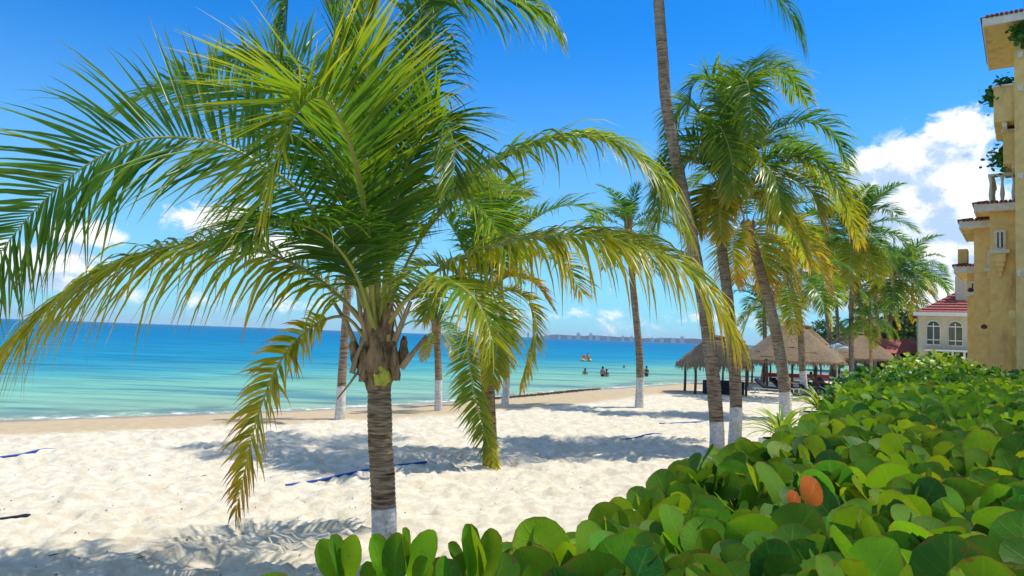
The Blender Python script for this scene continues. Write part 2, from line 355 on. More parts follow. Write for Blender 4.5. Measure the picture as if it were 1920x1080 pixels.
wx = X + .35 * vnoise(X * 1.3, Y * 1.3, 3); wy = Y + .35 * vnoise(X * 1.3, Y * 1.3, 4)
rel = .08 * (vnoise(wx * .5, wy * .5, 1) - .5) + .045 * (vnoise(wx * 1.7, wy * 1.7, 2) - .5) + .075 * (vnoise(wx * 4.1, wy * 4.1, 5) - .5) * (1 - sstep(20, 60, Y))
dent = vnoise(wx * 2.9, wy * 2.9, 9); rel -= .07 * sstep(.60, .80, dent); dent2 = vnoise(X * 6.3 + 2 * vnoise(X, Y, 41), Y * 4.6, 19); rel += (.045 * sstep(.45, .6, dent2) * sstep(.8, .6, dent2) - .055 * sstep(.64, .82, dent2)) * (1 - sstep(18, 40, Y))
Z = Z + amp * rel + .015 * (vnoise(X * .8, Y * .8, 6) - .5) * sstep(0, 2, sd_)
sand = link('sand', mesh_np('sand', np.stack([X, Y, Z], -1).reshape(-1, 3), grid_quads(len(ys), len(us)), M_SAND, True, {'shore': sd_.ravel()}))
tag(sand, kind='structure')
# wide base land under everything, far out
gm = MB().add([(-9300, -300, -3.2), (9300, -300, -3.2), (9300, 9300, -3.2), (-9300, 9300, -3.2)], [(0, 1, 2, 3)]).build('seabed', M_SAND); tag(gm, kind='structure')
ye = np.concatenate([np.linspace(-200, 4, 12), 5 * (7000 / 5) ** np.linspace(0, 1, 200)])
ue = np.linspace(-1, 1, 150); ue = np.sign(ue) * np.abs(ue) ** 1.3
we = np.maximum(1.3 * ye + 60, 220)
Xs = ue[None, :] * we[:, None]; Ys = np.repeat(ye[:, None], len(ue), 1); so_ = -shore_dist(Xs, Ys)
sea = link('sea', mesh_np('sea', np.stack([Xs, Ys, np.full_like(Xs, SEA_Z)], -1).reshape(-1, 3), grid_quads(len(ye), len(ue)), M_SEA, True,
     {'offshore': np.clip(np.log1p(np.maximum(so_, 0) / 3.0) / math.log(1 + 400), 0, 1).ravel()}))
tag(sea, kind='structure')
# inland ground beyond the fine sand sheet is a slightly lower sheet of sand
lv = [(x, y) for x, y in SHORE[1:]]
il = MB(); i0 = [(float(x) + 3.0, float(y) - 2.0) for x, y in SHORE[10:]]
far_in = i0 + [(9000, 5200), (9000, -60), (26, -60), (30, 20)]
il.add([(x, y, -.12) for x, y in far_in], [tuple(reversed(range(len(far_in))))]); tag(il.build('inland_ground', M_SAND), kind='structure')
def gz(x, y): return float(ground_z(np.array([x]), np.array([y]))[0])

# far coast on the horizon
cv = []; n = 90
for k in range(n):
    t = k / (n - 1); px = 990 + 370 * t; d = 4200 - 500 * t
    b = P(px, 640, d); h = (20 + 26 * float(vnoise(np.array([t * 14.]), np.array([.5]), 3)[0]) + 10 * float(vnoise(np.array([t * 60.]), np.array([.5]), 5)[0])) * min(1, t * 9) 
    cv.append((b[0], b[1], h * .55))
cm = MB(); vs = []; fs = []
for x, y, h in cv: vs += [(x, y, -3), (x, y, h), (x + 30, y + 260, h * 1.05), (x + 60, y + 800, -3)]
for k in range(n - 1):
    for j in range(3): fs.append((4 * k + j, 4 * k + 4 + j, 4 * k + 5 + j, 4 * k + 1 + j))
cm.add(vs, fs); tag(cm.build('distant_coast', M_COAST, smooth=True), kind='structure')
for k in range(16):
    px = 992 + 19 * k + random.uniform(-6, 6); d = 4100 - 22 * k; b = P(px, 640, d); wd = random.uniform(10, 26); hh = random.uniform(16, 34)
    t_ = MB().box((0, 0, hh / 2 - 2), (wd, 14, hh)).box((0, 0, hh), (wd * .4, 8, 8)).build('distant_tower', M_TOWER, None, False, (b[0], b[1] - 12, 0))
    tag(t_, 'tiny pale tower on the hazy coast along the horizon', 'tower', 'far towers on the horizon')

# ------------------------------------------------------------------ palms
def catmull(pts, n):
    p = np.array(pts, float); p = np.vstack([2 * p[0] - p[1], p, 2 * p[-1] - p[-2]]); out = []
    m = len(p) - 3
    for t in np.linspace(0, m - 1e-9, n * 4):
        i = int(t); f = t - i; a, b, c, d = p[i:i + 4]
        out.append(.5 * ((2 * b) + (-a + c) * f + (2 * a - 5 * b + 4 * c - d) * f * f + (-a + 3 * b - 3 * c + d) * f ** 3))
    out = np.array(out); s = np.concatenate([[0], np.cumsum(np.linalg.norm(np.diff(out, axis=0), axis=1))])
    q = np.linspace(0, s[-1], n); return np.stack([np.interp(q, s, out[:, k]) for k in range(3)], 1), s[-1]
def unit(v): return v / np.maximum(np.linalg.norm(v, axis=-1, keepdims=True), 1e-9)

def frond_arrays(pts, nl=85, Lmax=.95, W=.042, grav=.55, tint=.15, tip=.35, pet=.2, twist=0.0, seed=0, vang=.45, thick=.022, fold=True, ragged=0.0, side_h=None, tw0=0.0, amul=1.0):
    """curve points -> (rachis V, Q, tint), (leaflets V, Q, tint)"""
    rg = np.random.default_rng(seed); C, L = catmull(pts, 64); T = unit(np.gradient(C, axis=0)); up = np.array([0, 0, 1.0])
    hv = C[-1] - C[0] if side_h is None else np.array(side_h, float)
    hv = np.array(hv); hv[2] = 0
    if np.linalg.norm(hv) < .15: hv = np.array([.3, -1, 0])
    B0 = np.cross(unit(hv), up); B = unit(B0 - (T @ B0)[:, None] * T); N = np.cross(B, T)
    tw = tw0 + twist * np.linspace(0, 1, 64)[:, None]; B, N = B * np.cos(tw) + N * np.sin(tw), N * np.cos(tw) - B * np.sin(tw)
    # rachis: flattened tapering tube, broad at the base
    t = np.linspace(0, 1, 64); r = thick * (1.35 * (1 - t) ** 1.1 + .12) * np.where(t < .06, 1.6 - 10 * t * .6, 1)
    a = np.linspace(0, 2 * np.pi, 7)[:-1]
    RV = C[:, None] + r[:, None, None] * (np.cos(a)[None, :, None] * B[:, None] * 1.15 + np.sin(a)[None, :, None] * N[:, None] * .75)
    ids = np.arange(64 * 6).reshape(64, 6); RQ = np.stack([ids[:-1], np.roll(ids, -1, 1)[:-1], np.roll(ids, -1, 1)[1:], ids[1:]], -1).reshape(-1, 4)
    rt = np.repeat(np.clip(tint * .9 + .1 + .12 * (1 - t), 0, 1), 6)
    # leaflets
    tt = np.linspace(pet, .995, nl); tt = np.concatenate([tt, tt + .4 / nl]); sg = np.concatenate([np.ones(nl), -np.ones(nl)])
    if ragged > 0: k = rg.random(len(tt)) > ragged * (.3 + tt); tt, sg = tt[k], sg[k]
    tt = np.clip(tt + rg.normal(0, .25 / nl, len(tt)), pet, 1); n = len(tt); fi = tt * 63; i0 = np.minimum(fi.astype(int), 62); ff = (fi - i0)[:, None]
    lerp = lambda A: A[i0] * (1 - ff) + A[i0 + 1] * ff
    p, tg, b, nn = lerp(C), unit(lerp(T)), unit(lerp(B)), unit(lerp(N)); q = (tt - pet) / (1 - pet)
    ln = Lmax * np.clip(.5 + 2.4 * q, 0, 1) * (1 - .60 * np.clip((q - .45) / .55, 0, 1) ** 1.8) * rg.uniform(.86, 1.1, n)
    al = np.radians((74 - 36 * q ** 1.3) * amul + rg.normal(0, 7, n)); v = vang * (1 - .5 * q) + rg.normal(0, .10, n)
    d = np.cos(al)[:, None] * tg + np.sin(al)[:, None] * (sg[:, None] * b * np.cos(v)[:, None] + nn * np.sin(v)[:, None]); d = unit(d)
    st = 6; pos = p + sg[:, None] * b * .006; g = grav * rg.uniform(.6, 1.45, n) * np.where(rg.random(n) < .04, 2.6, 1.0)
    wprof = np.array([.5, 1.0, .92, .68, .36, .03]); prof = []
    jit = unit(nn + rg.normal(0, .30, (n, 3)))
    for k in range(st):
        wd = unit(np.cross(d, jit)); fn = np.cross(wd, d); hw = (W * wprof[k] * .5) * (.6 + .4 * ln / Lmax)
        if fold: prof.append(np.stack([pos - wd * hw[:, None] - fn * hw[:, None] * -.35, pos, pos + wd * hw[:, None] + fn * hw[:, None] * .35], 1))
        else: prof.append(np.stack([pos - wd * hw[:, None], pos + wd * hw[:, None]], 1))
        pos = pos + d * (ln / (st - 1))[:, None]; d = unit(d + (g * (.35 + .65 * k / 3) * .33)[:, None] * np.array([0, 0, -1.0]) + rg.normal(0, .02, (n, 3)))
    A = np.stack(prof, 1); m = A.shape[2]; LV = A.reshape(-1, 3); idx = np.arange(n * st * m).reshape(n, st, m)
    LQ = np.stack([idx[:, :-1, :-1], idx[:, :-1, 1:], idx[:, 1:, 1:], idx[:, 1:, :-1]], -1).reshape(-1, 4)
    kk = np.linspace(0, 1, st); lt = tint + rg.normal(0, .055, n)[:, None] + tip * (kk[None, :] ** 2.2) * rg.uniform(.3, 1.2, n)[:, None] + .5 * tip * (q[:, None] ** 3)
    lt = np.repeat(np.clip(lt, 0, 1)[:, :, None], m, 2).ravel()
    return (RV.reshape(-1, 3), RQ, rt), (LV, LQ, lt)
def frond_meshes(pts, **kw):
    a, b = frond_arrays(pts, **kw); return (mesh_np('frond', a[0], a[1], M_RACHIS, True, {'tint': a[2]}), mesh_np('leaflets', b[0], b[1], M_FROND, False, {'tint': b[2]}))
def add_frond(root, ms, loc=(0, 0, 0), rz=0, sc=1, label=None):
    o = link('frond', ms[0], root, loc, rz, sc); l = link('leaflets', ms[1], o); l['kind'] = 'stuff'
    if label: o['label'] = label
    return o
def arc_pts(elev, bend, L, n=7, side=0.0):
    p = [np.zeros(3)]; a = elev; c = np.zeros(3)
    for k in range(n - 1):
        f = (k + .5) / (n - 1); an = elev - bend * f ** 1.25; yw = side * f
        c = c + L / (n - 1) * np.array([math.cos(an) * math.cos(yw), math.cos(an) * math.sin(yw), math.sin(an)]); p.append(c.copy())
    return p

def trunk_arrays(pts, r0, r1, a, b, root, step=.035, nseg=16, ring=.075, rough=.05, flare=.0, seed=1):
    C, L = catmull(pts, 200); n = max(6, int(L * (b - a) / step)); t = np.linspace(a, b, n); s = t * L
    c = np.stack([np.interp(t, np.linspace(0, 1, 200), C[:, k]) for k in range(3)], 1); T = unit(np.gradient(c, axis=0))
    A = unit(np.cross(T, np.array([0, 1.0, .01]))); Bv = np.cross(T, A); th = np.linspace(0, 2 * np.pi, nseg + 1)[:-1]
    ph = s / ring + .35 * vnoise(s * 3, s * 0, seed); saw = (ph - np.floor(ph))
    r = (r0 + (r1 - r0) * t ** .8) * (1 + flare * np.exp(-s / .35))
    rr = r[:, None] * (1 + rough * (saw[:, None] - .5) + rough * 1.2 * (vnoise(th[None] * 2.2 + seed, s[:, None] * 5, seed) - .5))
    V = c[:, None] + rr[:, :, None] * (np.cos(th)[None, :, None] * A[:, None] + np.sin(th)[None, :, None] * Bv[:, None]) - np.array(root)
    ids = np.arange(n * nseg).reshape(n, nseg); Q = np.stack([ids[:-1], np.roll(ids, -1, 1)[:-1], np.roll(ids, -1, 1)[1:], ids[1:]], -1).reshape(-1, 4)
    return V.reshape(-1, 3), Q
def palm_trunk(root_loc, root, pts, r0, r1, paint, **kw):
    C, L = catmull(pts, 200); f = paint / L if paint else 0
    V, Q = trunk_arrays(pts, r0, r1, f, 1, root_loc, **kw); o = link('trunk', mesh_np('trunk', V, Q, M_BARK), root)
    if paint:
        k2 = dict(kw); k2['rough'] = kw.get('rough', .05) * .5; V, Q = trunk_arrays(pts, r0 * 1.025, r1 * 1.025, 0, f + .05 / L, root_loc, **k2); ns_ = kw.get('nseg', 16); V[-ns_:, 2] -= .09 * vnoise(np.arange(ns_) * .9, np.full(ns_, root_loc[0] * 3.1), 7); link('painted_base', mesh_np('painted_base', V, Q, M_PAINT), root)
    return o

# library of fronds for the smaller crowns, length 1 m scale; kind -> list of (frond mesh, leaflet mesh)
LIB = {}
def lib(kind, lod):
    if (kind, lod) not in LIB:
        e, bd, tint, tip, gr = {'spear': (86, 12, .10, .15, .15), 'up': (70, 62, .10, .25, .5), 'arch': (52, 92, .10, .28, .7), 'wide': (30, 84, .12, .32, .85),
                                'low': (4, 76, .2, .4, .95), 'hang': (-28, 55, .42, .4, .9), 'dry': (-45, 42, .78, .35, .9)}[kind]
        nl = (80, 62, 40)[lod]; W = (.0125, .018, .028)[lod]; out = []
        for v in range(3):
            rr = random.Random(hash((len(LIB), v)) & 1023); e2 = R(e + rr.uniform(-8, 8)); b2 = R(bd + rr.uniform(-10, 14))
            out.append(frond_meshes(arc_pts(e2, b2, 1.0, 7, rr.uniform(-.35, .35)), nl=nl, Lmax=.30, W=W, grav=gr * .85, tint=tint + rr.uniform(-.04, .08), tip=tip,
                                    pet=.17, twist=rr.uniform(-.5, .5), seed=rr.randint(0, 9999), vang=.3, thick=.0062, fold=(lod == 0)))
        LIB[(kind, lod)] = out
    return LIB[(kind, lod)]
AGES = ['spear', 'up', 'up', 'up', 'arch', 'arch', 'arch', 'arch', 'wide', 'wide', 'wide', 'wide', 'low', 'low', 'low', 'hang', 'hang', 'low', 'wide', 'arch', 'hang', 'dry']
def crown(root, loc, n, L, lod, seed, skip=(), dry=2):
    rr = random.Random(seed)
    for k in range(n):
        kind = AGES[int(k / n * 20)] if k < n - dry else 'dry' if rr.random() < .6 else 'hang'
        if kind in skip: kind = 'arch'
        ms = lib(kind, lod)[rr.randrange(3)]; az_ = k * 2.39996 + rr.uniform(-.35, .35) + seed
        s = L * rr.uniform(.86, 1.1) * (.75 if kind in ('spear', 'dry') else 1)
        add_frond(root, ms, (loc[0] + .07 * math.cos(az_), loc[1] + .07 * math.sin(az_), loc[2] - .012 * k), az_, s, 'dry yellowed frond' if kind == 'dry' else None)
def sheath_mesh(r, h, seed):
    rr = np.random.default_rng(seed); a = np.linspace(-.9, .9, 7); t = np.linspace(0, 1, 6); V = []
    for ti in t:
        for ai in a: rad = r * (1 + .35 * ti + .08 * rr.normal()); w_ = ai * (1 - .55 * ti ** 1.5); V.append((rad * math.cos(w_), rad * math.sin(w_), h * ti + .02 * rr.normal()))
    return mesh_np('leaf_sheath', np.array(V), grid_quads(6, 7), M_FIBRE)
SHEATHS = [sheath_mesh(.1, .45, k) for k in range(4)]
def flowers(root, loc, L, n, seed, name='flower_cluster', mat=None):
    rr = random.Random(seed); b = MB()
    for k in range(n):
        a = rr.uniform(0, 6.28); e = rr.uniform(-.2, 1); l = L * rr.uniform(.6, 1.1); p0 = Vector((0, 0, 0)); pts = [p0]
        for j in range(1, 6): t = j / 5; pts.append(Vector((math.cos(a) * l * t * .6, math.sin(a) * l * t * .6, l * (e * t - 1.25 * t * t) * .7)))
        b.tube(pts, [.02, .016, .014, .014, .012, .004], 5)
    return b.build(name, mat or M_FLOWER, root, True, loc)
def coconuts(root, loc, n, r, seed):
    rr = random.Random(seed)
    for k in range(n):
        a = k * 2.4 + rr.uniform(-.3, .3); c = (loc[0] + .26 * math.cos(a), loc[1] + .26 * math.sin(a), loc[2] - rr.uniform(.05, .35))
        MB().lathe([(.001, -1.15 * r), (.55 * r, -.95 * r), (.95 * r, -.3 * r), (.98 * r, .2 * r), (.6 * r, .85 * r), (.001, 1.1 * r)], (0, 0, 0), 10).build('coconut', M_COCO, root, True, c)

def simple_palm(label, base, top_px, d_top, r0, r1, paint, n, L, lod, seed, mids=(), dry=2, group='coconut palms on the beach', cat='palm tree', nuts=0, fl=0, skip=()):
    base = np.array(base, float); top = P(*top_px, d_top); pts = [base + [0, 0, -.15]] + [P(x, y, dd) for x, y, dd in mids] + [top]
    root = empty('palm_tree', base, label, cat, group)
    palm_trunk(base, root, pts, r0, r1, paint + .15 if paint else 0, nseg=14, flare=.12, seed=seed, step=.035 if lod < 2 else .08)
    tl = top - base; crown(root, tl, n, L, lod, seed, skip, dry)
    for k in range(5 if lod < 2 else 3):
        o = link('leaf_sheath', SHEATHS[k % 4], root, tl + np.array([0, 0, -.25]), k * 1.3 + seed, 1.25 * r1 / .1)
    if nuts: coconuts(root, tl, nuts, .1, seed)
    if fl: flowers(root, tl, fl, 16, seed)
    return root

# ---- main palm, fronds laid out from measurements
D = 9.2
mb_ = G(722, 1072, 0.0); D = mb_[1]
main = empty('palm_tree', mb_, 'short coconut palm nearest the camera with wide fronds and white painted base', 'palm tree', 'coconut palms on the beach')
mtop = P(708, 640, D)
palm_trunk(mb_, main, [mb_ + [0, 0, -.2], P(720, 960, D), P(714, 840, D), P(711, 740, D), mtop], .158, .148, .2 + (P(720, 955, D)[2]), nseg=36, step=.012, ring=.062, rough=.075, seed=3)
def mf(pts, label=None, **kw):
    w3 = [P(x, y, D + dd) - mb_ for x, y, dd in pts]
    k = dict(nl=132, Lmax=1.0, W=.041, grav=.5, tint=.2, tip=.3, thick=.024); k.update(kw); k['Lmax'] *= 1.34; k['grav'] *= .8; k.setdefault('seed', len(main.children) * 7 + 3)
    return add_frond(main, frond_meshes(w3, **k), label=label)
# left upper arching
mf([(700, 610, -.1), (640, 480, -.3), (560, 360, -.6), (490, 308, -.9), (420, 272, -1.1), (340, 258, -1.25), (250, 266, -1.4), (150, 318, -1.5), (60, 400, -1.55), (-10, 490, -1.6), (-50, 570, -1.6)], grav=.34, tint=.2, vang=.25, tw0=1.0, twist=.1, Lmax=1.15)
# left lower, hanging leaflets
mf([(690, 615, -.1), (640, 560, -.2), (560, 500, -.3), (440, 458, -.5), (330, 462, -.6), (235, 487, -.7), (140, 540, -.8), (50, 612, -.85), (-40, 705, -.9), (-110, 800, -.9)], grav=1.7, pet=.08, tint=.46, tip=.4, vang=.0, tw0=.3, Lmax=1.35, nl=165, W=.048)
# small drooping yellow one
mf([(690, 640, -.1), (650, 596, -.2), (600, 604, -.3), (545, 650, -.4), (505, 720, -.45), (475, 810, -.5), (455, 900, -.5), (442, 960, -.5)], 'yellowing frond with dry brown tips', grav=.7, tint=.52, tip=.62, Lmax=.5, nl=84, thick=.018, vang=.15, tw0=.55, ragged=.15, seed=12, W=.05)
# front frond rising then folding over
mf([(700, 625, -.1), (696, 520, -.5), (690, 440, -.9), (676, 350, -1.35), (655, 265, -1.85), (625, 205, -2.3), (590, 183, -2.7), (555, 215, -3.0), (525, 285, -3.15), (500, 370, -3.2)], 'front frond folded over at the tip', grav=.2, tint=.28, tip=.4, vang=.75, Lmax=1.12, twist=-.3, seed=5, side_h=(-.45, -1, 0), thick=.03)
# behind left
mf([(700, 600, .2), (660, 430, .4), (610, 290, .6), (540, 210, .8), (460, 175, 1.0), (380, 152, 1.2), (300, 160, 1.35), (230, 200, 1.5)], grav=.4, tint=.18, vang=.3, tw0=.8)
mf([(705, 600, .2), (670, 400, .5), (640, 240, .8), (600, 150, 1.0), (540, 106, 1.2), (460, 100, 1.3), (395, 140, 1.4), (350, 190, 1.5)], grav=.4, tint=.18, tip=.35, vang=.3, tw0=.7)
# top ones leaving the frame
mf([(705, 600, 0), (680, 380, .1), (655, 180, .1), (620, 20, .1), (585, -60, .1), (550, -50, 0), (535, 20, -.1), (528, 90, -.2)], grav=.8, tint=.16, tip=.3, vang=.3, pet=.4, Lmax=.75)
mf([(710, 600, .1), (690, 380, .3), (664, 180, .5), (640, 20, .7), (610, -110, .9), (570, -190, 1.1), (510, -220, 1.3)], grav=.2, tint=.28, tip=.6, vang=.3, seed=31, amul=.5, Lmax=.8, nl=80)
mf([(712, 600, 0), (704, 400, -.1), (692, 200, -.2), (684, 60, -.3), (680, -80, -.45), (678, -200, -.7), (676, -270, -1.1)], grav=.15, tint=.3, tip=.5, vang=.2, seed=32, Lmax=.6, amul=.45, nl=80)
mf([(716, 600, .1), (738, 420, .2), (760, 220, .2), (778, 90, .1), (795, 10, 0), (840, -18, -.1), (920, -10, -.25), (1000, 10, -.3), (1042, 50, -.35)], grav=1.9, tint=.2, tip=.35, vang=.1, seed=33, Lmax=.9, pet=.4, nl=110)
mf([(716, 600, .2), (748, 420, .5), (778, 260, .8), (800, 130, 1.1), (812, 40, 1.4), (810, -10, 1.7), (800, 20, 2.0)], grav=2.6, tint=.05, tip=.15, vang=.1, seed=34, Lmax=.62, amul=.7, pet=.45, nl=80)
mf([(715, 600, -.1), (730, 450, -.3), (756, 330, -.5), (790, 250, -.7), (830, 225, -.9), (850, 270, -1.05), (850, 340, -1.15)], grav=.55, tint=.2, tip=.3, vang=.6, seed=41, Lmax=.8)
# right arching pair
mf([(718, 612, .1), (770, 480, .2), (840, 385, .2), (920, 312, .1), (1010, 270, 0), (1100, 258, -.15), (1180, 285, -.25), (1240, 345, -.35), (1285, 430, -.4)], grav=1.5, tint=.32, tip=.4, vang=.2, tw0=-.3, nl=150, W=.048, seed=35, Lmax=1.0)
mf([(720, 618, 0), (775, 545, -.1), (850, 490, -.2), (950, 455, -.35), (1070, 440, -.5), (1180, 452, -.6), (1270, 492, -.7), (1335, 555, -.75), (1380, 635, -.8)], grav=2.0, tint=.46, tip=.38, vang=.1, tw0=-.3, nl=150, W=.048, seed=36, Lmax=1.0)
# lower right and the ones turned away or towards us
mf([(720, 622, -.1), (760, 565, -.4), (810, 530, -.8), (860, 535, -1.1), (900, 575, -1.35), (925, 640, -1.5)], grav=.95, tint=.36, tip=.35, vang=.2, seed=37, Lmax=.75, nl=70)
mf([(712, 600, .2), (745, 470, .7), (790, 390, 1.3), (850, 370, 1.9), (910, 400, 2.4), (950, 470, 2.8)], grav=.8, tint=.22, tip=.35, seed=38)
mf([(700, 612, -.2), (670, 520, -.6), (620, 450, -1.0), (560, 420, -1.5), (500, 420, -1.9), (450, 455, -2.2)], grav=.8, tint=.16, tip=.25, vang=.2, seed=40, Lmax=.85)
# crown base: fibre sheaths, old stalk stubs, bud
mt = mtop - mb_
def shell(px, py, hw, hh, dd, mat, name, label=None, seed=0, lean=0):
    rr = np.random.default_rng(seed); V = []
    for j in range(7):
        t = j / 6
        for i in range(7):
            u = (i - 3) / 3; wv = hw * (1 - .75 * t ** 2) * (.75 + .5 * math.sin(min(1, t * 1.6) * 1.57) - .2)
            x = px + u * wv + lean * t + rr.normal() * 1.2; y = py - hh * t + rr.normal() * 1.2
            V.append(P(x, y, D - dd + .07 * u * u - .05 * t + .01 * rr.normal()) - mb_)
    o = link(name, mesh_np(name, np.array(V), grid_quads(7, 7), mat), main)
    sm = o.modifiers.new('thickness', 'SOLIDIFY'); sm.thickness = .012
    if label: o['label'] = label
cw = [(728, .155), (716, .172), (704, .195), (690, .225), (674, .238), (660, .232), (650, .215), (642, .222), (628, .205), (612, .175), (596, .12)]
V = []; na = 40
for k, (py, rad) in enumerate(cw):
    c = P(709 + (k % 3) - 1, py, D) - mb_
    for q_ in range(na):
        a = 2 * math.pi * q_ / na; nz = float(vnoise(np.array([math.cos(a) * 2.6 + 9]), np.array([math.sin(a) * 2.6 + k * .55 + 5]), 5)[0]) - .5; fold_ = .012 * math.sin(a * 7 + k * 1.1)
        V.append((c[0] + (rad * (1 + .28 * nz) + fold_) * math.cos(a), c[1] + (rad * (1 + .28 * nz) + fold_) * math.sin(a), c[2] + .07 * nz))
ids = np.arange(len(cw) * na).reshape(len(cw), na); Q = np.stack([ids[:-1], np.roll(ids, -1, 1)[:-1], np.roll(ids, -1, 1)[1:], ids[1:]], -1).reshape(-1, 4)
link('fibre_wrap', mesh_np('fibre_wrap', np.array(V), Q, M_FIBRE), main)
shell(713, 724, 25, 40, .205, M_BUD, 'leaf_sheath', 'yellow green fresh sheath low on the crown', 20, 0)
for px_, py_, hw_, hh_, dd_, ln_ in ((711, 708, 14, 62, .235, 2), (681, 716, 13, 66, .20, 3), (742, 714, 13, 66, .20, -3), (695, 640, 16, 70, .2, -4), (724, 645, 15, 74, .2, 5), (668, 690, 12, 60, .12, -6), (752, 690, 11, 60, .12, 6)): shell(px_, py_, hw_, hh_, dd_, M_FIBRE, 'leaf_sheath', None, int(px_), ln_)
for pts, r_ in (([(752, 690), (772, 665), (800, 630)], .034), ([(660, 700), (668, 670), (690, 620)], .03), ([(726, 640), (731, 590), (736, 520)], .035), ([(664, 640), (652, 610), (622, 560)], .028), ([(740, 640), (756, 600), (770, 565)], .032), ([(676, 690), (655, 720), (632, 748)], .014), ([(690, 640), (676, 590), (668, 520)], .03)):
    MB().tube([P(x, y, D - .16) - mb_ for x, y in pts], [r_ * 1.3, r_, r_ * .75], 8).build('stalk_stub', M_STUB, main, True)
for k in range(10):     # ragged fibre around the collar
    a = k * .7; b = MB(); c = P(708, 655, D) - mb_
    for j in range(7):
        an = a + random.uniform(-.3, .3); p0 = c + np.array([math.cos(an) * .15, math.sin(an) * .15, random.uniform(-.25, .15)])
        b.tube([p0, p0 + np.array([math.cos(an) * .06, math.sin(an) * .06, .03]), p0 + np.array([math.cos(an) * .10, math.sin(an) * .10, random.uniform(-.16, .05)])], [.012, .009, .003], 4)
    b.build('fibre_tuft', M_FIBRE, main, True)['kind'] = 'stuff'
flowers(main, P(722, 560, D + .15) - mb_, .55, 22, 4)

# ---- second palm behind it, fronds hanging to the sand
b2 = G(920, 872, 0); D2 = b2[1]
mid = empty('palm_tree', b2, 'coconut palm behind the nearest one, frond hanging down its trunk to the sand', 'palm tree', 'coconut palms on the beach')
palm_trunk(b2, mid, [b2 + [0, 0, -.2], P(918, 800, D2), P(913, 690, D2), P(905, 570, D2)], .17, .14, 0, nseg=20, ring=.07, seed=5, flare=.15)
def mf2(pts, **kw):
    k = dict(nl=84, Lmax=.95, W=.056, grav=.7, tint=.2, tip=.35, thick=.022, fold=False); k.update(kw); k['Lmax'] *= 1.2; k['grav'] *= .85; k.setdefault('seed', len(mid.children) * 5 + 100)
    return add_frond(mid, frond_meshes([P(x, y, D2 + dd) - b2 for x, y, dd in pts], **k))
mf2([(903, 575, -.1), (880, 570, -.4), (876, 630, -.5), (886, 720, -.45), (908, 810, -.35), (930, 878, -.3)], tint=.42, tip=.3, grav=.5, Lmax=.55, side_h=(-.5, -1, 0), pet=.25)
mf2([(905, 575, 0), (950, 545, -.1), (990, 565, -.2), (1000, 620, -.25), (988, 680, -.25), (978, 725, -.25)], tint=.5, tip=.5, grav=.6, Lmax=.7)
mf2([(905, 575, -.1), (920, 560, -.5), (935, 600, -.8), (930, 660, -.9), (922, 720, -.9)], tint=.45, tip=.4, Lmax=.6)
mf2([(905, 570, 0), (935, 480, .1), (990, 420, .2), (1050, 388, .3), (1100, 392, .3), (1128, 430, .3)], tint=.2, grav=.9)
mf2([(905, 570, 0), (900, 460, 0), (890, 360, .1), (880, 290, .2), (872, 270, .3)], tint=.3, grav=.2, tip=.4, Lmax=.7)
mf2([(905, 570, 0), (920, 470, -.3), (930, 380, -.6), (940, 340, -1.0), (960, 360, -1.4)], tint=.22, grav=.6)
mf2([(905, 570, 0), (870, 470, .2), (830, 400, .4), (780, 370, .6), (740, 400, .7)], tint=.2, grav=.7)
mf2([(905, 570, 0), (960, 500, .5), (1010, 480, 1.0), (1060, 500, 1.5), (1090, 550, 1.8)], tint=.45, tip=.4, grav=.8)
mf2([(905, 570, 0), (950, 520, .0), (1000, 530, .0), (1035, 575, .0)], tint=.72, tip=.3, grav=.7, Lmax=.6)
mf2([(905, 570, 0), (850, 510, -.1), (790, 500, -.1), (740, 540, -.1), (715, 600, -.1)], tint=.4, tip=.4, grav=.9)
mf2([(905, 570, 0), (860, 540, -.6), (820, 550, -1.0), (795, 600, -1.2)], tint=.4, tip=.4, grav=.8, Lmax=.7)
mf2([(905, 570, 0), (925, 450, .5), (950, 380, 1.0), (985, 370, 1.5)], tint=.2, grav=.7)
for k in range(6): link('leaf_sheath', SHEATHS[k % 4], mid, P(905, 585, D2) - b2, k * 1.1, 1.6)
coconuts(mid, P(905, 575, D2) - b2, 5, .09, 4)

# ---- tall leaning palm whose crown is above the frame
b3 = G(1344, 846, 0); D3 = b3[1]
tall = empty('palm_tree', b3, 'tallest palm whose bare leaning trunk runs up out of the picture', 'palm tree', 'coconut palms on the beach')
tp = [(1344, 800), (1336, 700), (1324, 600), (1307, 500), (1288, 400), (1268, 300), (1250, 200), (1242, 100), (1235, 0), (1229, -130), (1228, -230)]
palm_trunk(b3, tall, [b3 + [0, 0, -.2]] + [P(x, y, D3) for x, y in tp], .20, .145, 1.0, nseg=22, ring=.08, rough=.06, flare=.12, seed=8, step=.025)
tt_ = P(1228, -235, D3) - b3
crown(tall, tt_, 10, 3.4, 1, 3, dry=0, skip=('hang', 'low', 'dry'))
add_frond(tall, frond_meshes([P(x, y, D3 + dd) - b3 for x, y, dd in [(1228, -235, 0), (1290, -200, -.3), (1355, -125, -.5), (1410, -60, -.7), (1455, -10, -.8), (1488, 38, -.85), (1506, 80, -.85)]], nl=110, Lmax=1.9, W=.05, tw0=-.1, grav=3.0, pet=.1, tint=.06, tip=.15, thick=.026, seed=77, fold=False))
coconuts(tall, tt_, 6, .11, 2)

